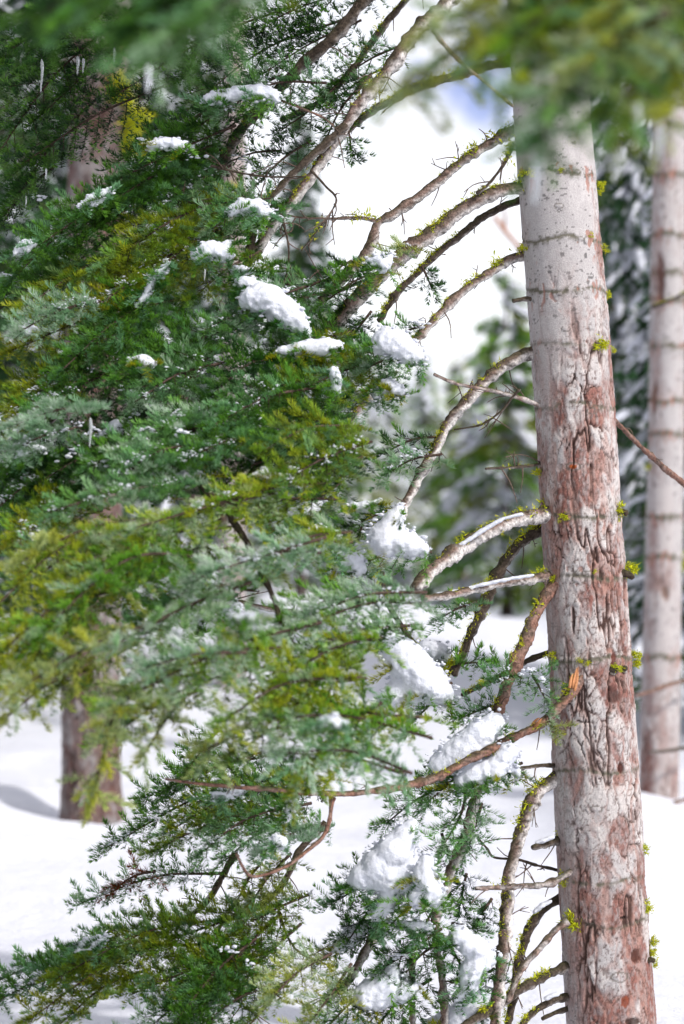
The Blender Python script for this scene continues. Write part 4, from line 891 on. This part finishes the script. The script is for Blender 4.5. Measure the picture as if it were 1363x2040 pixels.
def dusting():
    V, Fc, n = [], [], 0
    spots = [b for b in BOUGHS if b[2] > 7.6 and b[5] != 'y' and b[0][1] > 130]
    for k in range(45):
        a, b, da, db, hw, t, o = spots[int(rng.integers(len(spots)))]
        q = rng.uniform(0.05, 0.9); p = P(a[0], a[1], da) * (1 - q) + P(b[0], b[1], db) * q
        p = p + np.array([0, 0, 0.06 * 4 * q * (1 - q) * np.linalg.norm(P(a[0], a[1], da) - P(b[0], b[1], db))]) + rng.normal(0, 0.35, 3) * np.array([1, .3, 1]) * hw / F * da + np.array([0, -0.03, 0.012])
        ax = nrm(rng.normal(0, 1, 3) * np.array([1, .4, .35]))
        for _ in range(int(rng.integers(4, 14))):
            r = rng.uniform(0.003, 0.009); v = OCT * np.array([r * rng.uniform(.8, 1.8), r * 1.2, r * rng.uniform(.4, .8)]) * rng.uniform(0.75, 1.25, (len(OCT), 1)) + p + ax * rng.normal(0, 0.022) + rng.normal(0, 0.006, 3)
            V.append(v); Fc.append(OCTF + n); n += len(OCT)
    O8 = np.array([[1, 0, 0], [-1, 0, 0], [0, 1, 0], [0, -1, 0], [0, 0, 1], [0, 0, -1.0]]); F8 = np.array([[0, 2, 4], [2, 1, 4], [1, 3, 4], [3, 0, 4], [2, 0, 5], [1, 2, 5], [3, 1, 5], [0, 3, 5]])
    for lp, ll in DUST:
        q0 = rng.uniform(0, 0.7); k = int(rng.integers(5, 16))
        for _ in range(k):
            q = np.clip(q0 + rng.normal(0, 0.16), 0, 1) * (len(lp) - 1); i = min(int(q), len(lp) - 2); c = lp[i] + (lp[i + 1] - lp[i]) * (q - i)
            c = c + np.array([rng.normal(0, .010), rng.uniform(-.022, .0), rng.uniform(.002, .018)]); r = rng.uniform(0.0018, 0.0048)
            v = O8 * np.array([r * rng.uniform(.8, 2.2), r * 1.3, r * rng.uniform(.5, .9)]) * rng.uniform(.7, 1.3, (6, 1)); an = rng.uniform(-.7, .7); v = np.stack([v[:, 0] * math.cos(an) - v[:, 2] * math.sin(an), v[:, 1], v[:, 0] * math.sin(an) + v[:, 2] * math.cos(an)], -1) + c
            V.append(v); Fc.append(F8 + n); n += 6
    for d, balls in CLUMPS:
        for b in balls:
            for _ in range(int(4 + b[2] * 0.9)):
                ang = rng.uniform(0, 2 * math.pi); q = rng.uniform(0.9, 1.35); px = b[0] + b[2] * q * math.cos(ang); py = b[1] + b[2] * q * math.sin(ang) * 0.9
                if any(math.hypot(px - c[0], py - c[1]) < c[2] * 0.85 for c in balls if c is not b): continue
                r = rng.uniform(0.0025, 0.0085); v = OCT * np.array([r * rng.uniform(.8, 1.8), r * 1.2, r * rng.uniform(.5, .9)]) * rng.uniform(0.75, 1.25, (len(OCT), 1)) + P(px, py, d + rng.uniform(-0.7, 0.5) * b[2] / F * d)
                V.append(v); Fc.append(OCTF + n); n += len(OCT)
    add('snow_dusting', np.concatenate(V), np.concatenate(Fc), M_SNOW, smooth=True, kind='stuff', label='small crumbs of snow caught among the fir needles')
import bmesh as _bmh
_bm = _bmh.new(); _bmh.ops.create_icosphere(_bm, subdivisions=1, radius=1); OCT = np.array([v.co for v in _bm.verts]); OCTF = np.array([[v.index for v in f.verts] for f in _bm.faces]); _bm.free()
dusting()

# ------------------------------------------------------------------ icicles
def icicle(px, py, py2, wpx, d, label):
    a, b = P(px, py, d), P(px, py2, d); n = 14; t = np.linspace(0, 1, n)
    L = a[2] - b[2]; r = wpx / 2 / F * d
    prof = r * (0.25 + 0.75 * np.sin(np.clip(t * 6, 0, 1) * math.pi / 2)) * (1 - 0.72 * t ** 1.3) * (1 + 0.12 * np.sin(t * 31))
    prof[-1] = r * 0.12
    path = a[None, :] + (b - a)[None, :] * t[:, None] + np.stack([0.02 * L * np.sin(t * 5), 0 * t, 0 * t], -1)
    V, fs, _ = tube(path, prof, 10)
    add('icicle', V, fs, M_ICE, org=tuple(a), smooth=True, label=label, category='icicle', group='icicles hanging from the boughs')
for a in ((83, 118, 186, 7, 8.6, 'thin clear icicle at the far upper left corner'), (295, 128, 186, 15, 5.4, 'fat blurred icicle between the left trunk and the dark limb'), (155, 112, 150, 9, 8.7, 'short icicle in the dark needles above the left trunk'), (166, 116, 146, 7, 8.7, 'shortest icicle beside the short one above the left trunk'),
          (228, 95, 128, 7, 8.6, 'small icicle in the dark top boughs over the left trunk'), (92, 335, 358, 4, 8.6, 'tiny icicle low on the shaded left boughs'), (52, 390, 414, 4, 8.6, 'tiny icicle at the left edge above the sharp green bough'), (180, 832, 892, 8, 7.5, 'icicle hanging from the pale mint spray at the left'),
          (1068, 300, 412, 22, 4.3, 'thickest blurred icicle hanging in front of the main trunk'), (1268, 205, 292, 18, 4.3, 'blurred icicle between the main trunk and the right trunk'), (1315, 245, 322, 16, 4.3, 'blurred icicle in front of the right trunk'),
          (762, 1800, 1835, 9, 8.2, 'left one of two short icicles under the largest snow cone'), (793, 1803, 1836, 8, 8.2, 'right one of two short icicles under the largest snow cone'), (807, 785, 803, 5, 8.22, 'drip icicle under the thin hanging snow tongue'), (408, 536, 560, 4, 8.1, 'tiny icicle below the crumbly snow patch')):
    icicle(*a)

# ------------------------------------------------------------------ near boughs hanging into the top corners
ovh = thing('overhanging_branch', 'blurred dark green fir branch close to the lens across the top right corner', 'branch', P(1500, -250, 2.5))
SIDE = (-0.2, -0.7, 0.68)
for a, b, da, db, hw, t in (((1480, -160), (1120, -10), 4.4, 4.3, 110, 'd'), ((1500, -60), (1160, 70), 4.4, 4.2, 110, 'd'), ((1520, 20), (1260, 140), 4.4, 4.2, 100, 'd'), ((1300, -100), (1000, 60), 4.3, 4.1, 70, 'd'), ((1480, -60), (1070, 285), 3.9, 3.6, 60, 'g'), ((1420, -120), (860, 60), 4.0, 3.8, 52, 'y'), ((1440, -20), (1190, 240), 3.8, 3.6, 62, 'go'), ((1470, 20), (1320, 235), 4.0, 3.7, 60, 'y'), ((1300, -100), (800, 175), 4.0, 3.8, 34, 'y'), ((1420, -130), (1130, 60), 4.2, 4.0, 100, 'g'), ((1250, -60), (1040, 170), 3.9, 3.7, 62, 'go'), ((1440, 0), (1240, 130), 4.2, 4.0, 90, 'g'), ((1500, -100), (1300, 40), 4.2, 4.0, 100, 'd'), ((1330, 20), (1080, 230), 3.7, 3.6, 40, 'bn'), ((1380, 40), (1150, 140), 3.8, 3.6, 45, 'y'), ((1300, -40), (1000, 90), 3.9, 3.7, 50, 'go'), ((1400, -60), (1200, 40), 3.9, 3.7, 60, 'y'), ((1340, -120), (1060, 20), 4.1, 3.9, 80, 'g')):
    da += 0.7; db += 0.7
    frond(P(a[0], a[1], da), P(b[0], b[1], db), hw / F * da, t, SIDE, 'near', 0.05, parent=ovh, rad=0.006, droop=0.35, dens=3.0 if t == 'd' else 2.2)
limb([(1640, -420), (1500, -200), (1420, -60), (1380, 40)], 5.0, 4.6, 42, 18, 'd', 0, 0, tree=ovh, seed=71)
ovl = thing('overhanging_branch', 'blurred grey green fir branch close to the lens across the top left edge', 'branch', P(640, -250, 4.6))
for a, b, da, db, hw, t in (((600, -120), (240, 70), 4.8, 4.5, 120, 'g'), ((560, -60), (300, 110), 4.6, 4.4, 70, 'b'), ((660, -120), (420, 40), 4.9, 4.6, 90, 'go'), ((420, -120), (130, 40), 5.0, 4.7, 90, 'g'), ((330, -120), (60, 40), 5.2, 4.9, 100, 'd'), ((470, -80), (270, 60), 4.7, 4.5, 90, 'd')):
    frond(P(a[0], a[1], da), P(b[0], b[1], db), hw / F * da, t, SIDE, 'near', 0.05, parent=ovl, rad=0.005, droop=0.3, dens=1.9)
limb([(760, -380), (660, -180), (560, -60), (480, 0)], 5.0, 4.6, 30, 12, 'd', 0, 0, tree=ovl, seed=72)

# ------------------------------------------------------------------ background trees
def crown_mesh(name, seed, H, R0, z_lo, nb, leafc, snow_amt, blade=0.13, droop=0.5):
    """layered drooping branches of leaf-sized blades; returns foliage and snow meshes (origin at the foot)"""
    r = np.random.default_rng(seed)
    LV, LC, SV, SF, sn = [], [], [], [], 0
    base = []
    for k in range(nb):
        q = r.uniform(0, 1) ** 0.85; z = z_lo + (H - z_lo) * q; rl = R0 * (1 - q) ** 0.8 * r.uniform(0.65, 1.15) + 0.15
        a = r.uniform(0, 2 * math.pi); d = np.array([math.cos(a), math.sin(a), 0.0]); s = np.array([-d[1], d[0], 0.0])
        m = int(10 + rl * 34)
        t = r.uniform(0.12, 1, m) ** 0.8
        wd = r.normal(0, 0.30, m) * rl * (1 - 0.6 * t)
        p = d * (t * rl)[:, None] + s * wd[:, None] + np.array([0, 0, 1.0]) * (z + 0.25 * rl * t - droop * rl * t * t - 0.2 * np.abs(wd) + r.normal(0, 0.05, m))[:, None]
        c = np.array(leafc[int(r.integers(len(leafc)))]) * r.uniform(0.7, 1.3)
        for i in range(m):
            nbld = 8
            dv = nrm(d * 0.8 + s * (np.sign(wd[i]) * 0.7) + r.normal(0, 0.5, (nbld, 3)) - np.array([0, 0, 0.35])); L = blade * r.uniform(0.6, 1.3, nbld)
            sd = nrm(np.cross(dv, r.normal(0, 1, (nbld, 3)))) * (L * 0.16)[:, None]
            V = np.stack([p[i] + sd, p[i] + dv * L[:, None], p[i] - sd], 1).reshape(-1, 3)
            LV.append(V); LC.append(np.repeat(c * r.uniform(0.7, 1.35, (nbld, 1)), 3, 0))
        ns = int(m * snow_amt * r.uniform(0.2, 1.6))
        for i in r.integers(0, m, ns):
            rx = blade * r.uniform(0.45, 1.25)
            V = OCT * np.array([rx * r.uniform(1.2, 2.2), rx * r.uniform(.5, .8), rx * r.uniform(0.2, 0.4)]) * r.uniform(0.75, 1.25, (len(OCT), 1))
            V = d * V[:, :1] + s * V[:, 1:2] + np.array([0, 0, 1.0]) * (V[:, 2:] - V[:, :1] * 0.55 * r.uniform(0.5, 1.4)) + p[i] + np.array([0, 0, rx * 0.25])
            SV.append(V); SF.append(OCTF + sn); sn += len(OCT)
    V = np.concatenate(LV)
    fm = mesh_np(name + '_crown', V, np.arange(len(V)).reshape(-1, 3), M_FARLEAF, np.clip(np.concatenate(LC), .005, .5))
    sm = mesh_np(name + '_snow', np.concatenate(SV), np.concatenate(SF), M_SNOW, None, True) if SV else None
    return fm, sm
import bmesh as _bmh
_bm = _bmh.new(); _bmh.ops.create_icosphere(_bm, subdivisions=1, radius=1); OCT = np.array([v.co for v in _bm.verts]); OCTF = np.array([[v.index for v in f.verts] for f in _bm.faces]); _bm.free()

def far_trunk_mesh(name, H, r0, tone):
    z = np.linspace(-0.4, H, 40); t = np.clip(z / H, 0, 1)
    pth = np.stack([0.03 * np.sin(z * 0.9), 0.03 * np.cos(z * 0.7), z], -1)
    V, fs, dr = tube(pth, r0 * (1 - 0.93 * t) + 0.01, 12, 0.12, 3)
    c = np.array([0.20, 0.15, 0.135]) * tone * (0.6 + 0.8 * fbm(V[:, 0] * 14, V[:, 1] * 14, V[:, 2] * 3, 4, 6))[:, None]
    return mesh_np(name, V, fs, M_FARBARK, c, True)

DK = ((0.050, 0.125, 0.050), (0.075, 0.160, 0.070), (0.090, 0.150, 0.045)); MD = ((0.22, 0.42, 0.06), (0.28, 0.44, 0.07), (0.16, 0.34, 0.07), (0.36, 0.42, 0.07)); LT = ((0.30, 0.44, 0.13), (0.24, 0.40, 0.13), (0.38, 0.45, 0.13))
VAR = {
    'dark': (crown_mesh('dark', 21, 9.0, 1.7, 0.7, 200, DK, 0.34), far_trunk_mesh('dark_trunk', 9.0, 0.14, 0.7)),
    'tall': (crown_mesh('tall', 22, 14.0, 2.3, 1.0, 250, DK, 0.10, 0.15), far_trunk_mesh('tall_trunk', 14.0, 0.2, 0.8)),
    'mid': (crown_mesh('mid', 23, 7.0, 1.5, 0.3, 105, MD, 0.26, 0.17), far_trunk_mesh('mid_trunk', 7.0, 0.11, 1.0)),
    'pale': (crown_mesh('pale', 24, 8.0, 1.7, 0.3, 140, LT, 0.42, 0.16), far_trunk_mesh('pale_trunk', 8.0, 0.12, 1.2)),
    'far': (crown_mesh('far', 25, 9.0, 1.9, 0.2, 130, MD, 0.45, 0.22), far_trunk_mesh('far_trunk', 9.0, 0.14, 1.0)),
}
HGT = {'dark': 9.0, 'tall': 14.0, 'mid': 7.0, 'pale': 8.0, 'far': 9.0}
def far_tree(px, d, var, pytop, label, group=None, sx=1.0):
    x = (px - CX) / F * d; z = float(ground_z(x, d)); s = (CAMZ + (CY - pytop) / F * d - z) / HGT[var]
    o = thing('fir_tree', label, 'tree', (x, d, z - 0.05), group)
    o.rotation_euler.z = rng.uniform(0, 6.28); o.scale = (s * sx, s * sx, s)
    (fm, sm), tm = VAR[var]
    link('trunk', tm, o); link('crown', fm, o, kind='stuff')
    if sm: link('snow_cover', sm, o, kind='stuff')
    return o
far_tree(1285, 20.5, 'dark', -250, 'dark green snow dusted fir filling the gap between main trunk and right trunk', None, 0.5)
far_tree(1405, 19.0, 'dark', -200, 'dark snowy fir at the right edge behind the right trunk', None, 0.7)
far_tree(1225, 28.0, 'tall', -420, 'deep green slender fir between the two right trunks, behind the snowy one', None, 0.5)
far_tree(1200, 30.0, 'mid', 330, 'green snow flecked fir standing behind the main trunk', None, 0.8)
far_tree(1010, 32.0, 'mid', 530, 'bright green blurred fir just left of the main trunk with its tip below the limb')
far_tree(1085, 36.0, 'mid', 560, 'green blurred fir half hidden behind the main trunk')
far_tree(925, 40.0, 'mid', 700, 'small green blurred fir under the long curved limb')
far_tree(850, 44.0, 'pale', 730, 'pale snow speckled fir behind the snow tent')
far_tree(770, 42.0, 'pale', 760, 'pale snowy fir behind the diagonal mossy limb')
far_tree(705, 40.0, 'pale', 640, 'pale snowy fir seen between the boughs left of the sky gap')
far_tree(610, 34.0, 'pale', 430, 'pale yellow green fir behind the fine bare twigs')
far_tree(600, 26.0, 'tall', 200, 'dark fir with its tip hanging into the sky gap at upper middle', None, 0.8)
far_tree(385, 24.0, 'tall', -300, 'tall dark fir right of the left trunk', None, 0.7)
far_tree(280, 24.0, 'tall', -400, 'tall dark fir directly behind the snow capped left boughs')
far_tree(90, 21.0, 'tall', -300, 'tall dark fir left of the left trunk')
far_tree(-60, 19.5, 'tall', -300, 'tall dark fir at the left edge of the picture')
GF = 'far trees of the white forest beyond the snow bank'
for k in range(40):
    d = 55 + 95 * ((k * 0.618) % 1.0); px = -150 + 1650 * ((k * 0.7548) % 1.0)
    far_tree(px, d, ('far', 'pale', 'pale')[k % 3], rng.uniform(680, 900), 'blurred snowy fir in the far forest beyond the snow bank', GF)

# the left trunk, standing in its own hollow
lf = trunk_rows([(-900, 215, 100), (150, 203, 118), (350, 192, 118), (900, 186, 118), (1400, 181, 119), (1560, 182, 121), (1620, 184, 132), (1700, 186, 160)], 16.0)
lt = thing('fir_tree', 'thick brown trunk at the left in a snow hollow, yellow moss high on it', 'tree', (float(lf(0.0)[0]), 16.0, 0.0))
bark_trunk('trunk', lf, 16.0, -0.5, 8.0, 0.024, 70, 12, lt, lambda Z, T: 0.95 + 0 * Z, [], [], 0.0, 2.4, 0.52, 60, (), M_BARK)
def on_far(f, d, px, py):
    z = zpx(py, d); c, r = f(z); s = max(-.98, min(.98, ((px - CX) / F * d - c) / r)); a = math.asin(s); n = np.array([math.sin(a), -math.cos(a), 0.]); return np.array([c, d, z]) + n * r, n
for px, py, r_ in ((240, 195, .07), (238, 170, .05), (258, 235, .08), (252, 250, .06), (250, 285, .06), (248, 300, .05)):
    p, n = on_far(lf, 16.0, px, py); m = Mesh(); tuft(m, p + n * 0.03, n, r_, 160, tuft_rs); m.build('moss_tuft', M_LICHEN, lt)
for a, b, w_ in (((215, 60), (60, 200), 12), ((200, -60), (380, 40), 12), ((190, 240), (30, 330), 9)):
    limb([a, ((a[0] + b[0]) / 2, (a[1] + b[1]) / 2 - 20), b], 16.0, 15.6, w_, 4, 'd', 0, 2, tree=lt, seed=int(a[0]))
for a, b, hw in (((120, 120), (-60, 300), 90), ((60, 180), (-60, 420), 80), ((330, 0), (520, 120), 90), ((150, 40), (0, 160), 90), ((260, 90), (420, 200), 60), ((120, 20), (330, 60), 90)):
    frond(P(a[0], a[1], 15.7), P(b[0], b[1], 15.4), hw / F * 15.7, 'd', UPN, 'back', parent=lt, dens=0.55)

# a second pale trunk behind the upper limbs
pf = trunk_rows([(-600, 470, 44), (200, 466, 50), (600, 462, 54), (1260, 460, 60)], 21.0)
ptr = thing('fir_tree', 'pale blurred trunk behind the upper left limbs with a yellow moss patch', 'tree', (float(pf(0.0)[0]), 21.0, 0.0))
bark_trunk('trunk', pf, 21.0, 0.0, 8.0, 0.04, 50, 10, ptr, lambda Z, T: 0.35 + 0 * Z, [], [], 0.0, 2.0, 0.95, 80)
for px, py, r_ in ((450, 395, .07), (470, 385, .05), (440, 470, .06)):
    p, n = on_far(pf, 21.0, px, py); m = Mesh(); tuft(m, p + n * 0.03, n, r_, 140, tuft_rs); m.build('moss_tuft', M_LICHEN, ptr)

# the right trunk
rf = trunk_rows([(-900, 1345, 52), (100, 1337, 62), (500, 1331, 69), (900, 1327, 72), (1300, 1318, 76), (1600, 1312, 82)], 16.0)
rt = thing('fir_tree', 'slim grey ringed trunk out of focus at the right edge', 'tree', (float(rf(0.0)[0]), 16.0, 0.0))
def r_rough(Z, T): return 0.42 * np.exp(-((T + 0.75) / 0.4) ** 2) + 0.6 * (1 - sstep(zpx(1500, 16), zpx(1280, 16), Z)) + 0.10 * fbm(np.sin(T) * 2, np.cos(T) * 2, Z * 1.2, 2, 14)
bark_trunk('trunk', rf, 16.0, -0.4, 8.0, 0.018, 70, 12, rt, r_rough, [(zpx(p, 16.0), 1.9) for p in (165, 210, 255, 352, 470, 545, 600, 690, 800, 865, 1030, 1110, 1310)], [], 0.0, 1.6, 0.98, 44, [(1312, 560, .03, .16, (0.12, .06, .05)), (1308, 130, .04, .12, (0.08, .05, .03)), (1300, 790, .02, .12, (0.15, .08, .06)), (1320, 1180, .03, .06, (.16, .1, .08))])
for px, py, r_ in ((1362, 1120, .04), (1292, 930, .02)):
    p, n = on_far(rf, 16.0, px, py); m = Mesh(); tuft(m, p, n, r_, 80, tuft_rs); m.build('lichen_tuft', M_LICHEN, rt)
limb([(1300, 612), (1330, 600), (1375, 580), (1430, 560)], 15.85, 15.4, 8, 5, 'd', .2, 2, tree=rt, seed=81)
limb([(1265, 1386), (1300, 1376), (1340, 1362), (1400, 1348)], 15.3, 15.8, 6, 9, 'r', 0, 1, tree=rt, seed=82)
limb([(1297, 1498), (1330, 1496), (1400, 1484)], 15.4, 15.8, 6, 9, 'd', 0, 1, tree=rt, seed=83)
limb([(1340, 1602), (1370, 1592), (1420, 1590)], 15.6, 15.8, 7, 10, 'r', 0, 0, tree=rt, seed=84)
# the thin pinkish twig right of the main trunk
limb([(1222, 835), (1255, 868), (1300, 912), (1345, 950), (1390, 985)], 8.9, 9.6, 10, 13, 'r', 0, 1, tree=main, seed=85)

# a leaning dead top with rust coloured bark beyond the limbs
ds = thing('dead_tree', 'leaning rust orange dead snag blurred in the sky gap beside the main trunk', 'tree', P(1120, 560, 30.0) * np.array([1, 1, 0]) + np.array([0, 0, float(ground_z(2.7, 30.0))]))
b0 = np.array(ORIGIN[ds.name]); pth = spline(np.array([b0, P(1118, 760, 30), P(1100, 580, 30), P(1048, 508, 30), P(1012, 468, 30), P(985, 432, 30)]), 24)
V, fs, dr = tube(pth, np.linspace(0.14, 0.03, 24) * (0.7 + 0.6 * rng.random(24)), 10, 0.5, 4)
add('trunk', V, fs, M_FARBARK, ds, np.array([0.44, 0.24, 0.17]) * (0.6 + 0.8 * fbm(V[:, 0] * 9, V[:, 1] * 9, V[:, 2] * 9, 3, 5))[:, None], True)
for k in range(5):
    i = 14 + 2 * k; e = pth[i] + nrm(rng.normal(0, 1, 3)) * 0.35; V, fs, dr = tube(np.array([pth[i], (pth[i] + e) / 2 + 0.03, e]), np.array([.025, .018, .008]), 6)
    add('branch', V, fs, M_FARBARK, ds, np.array([0.25, .13, .09]), True)
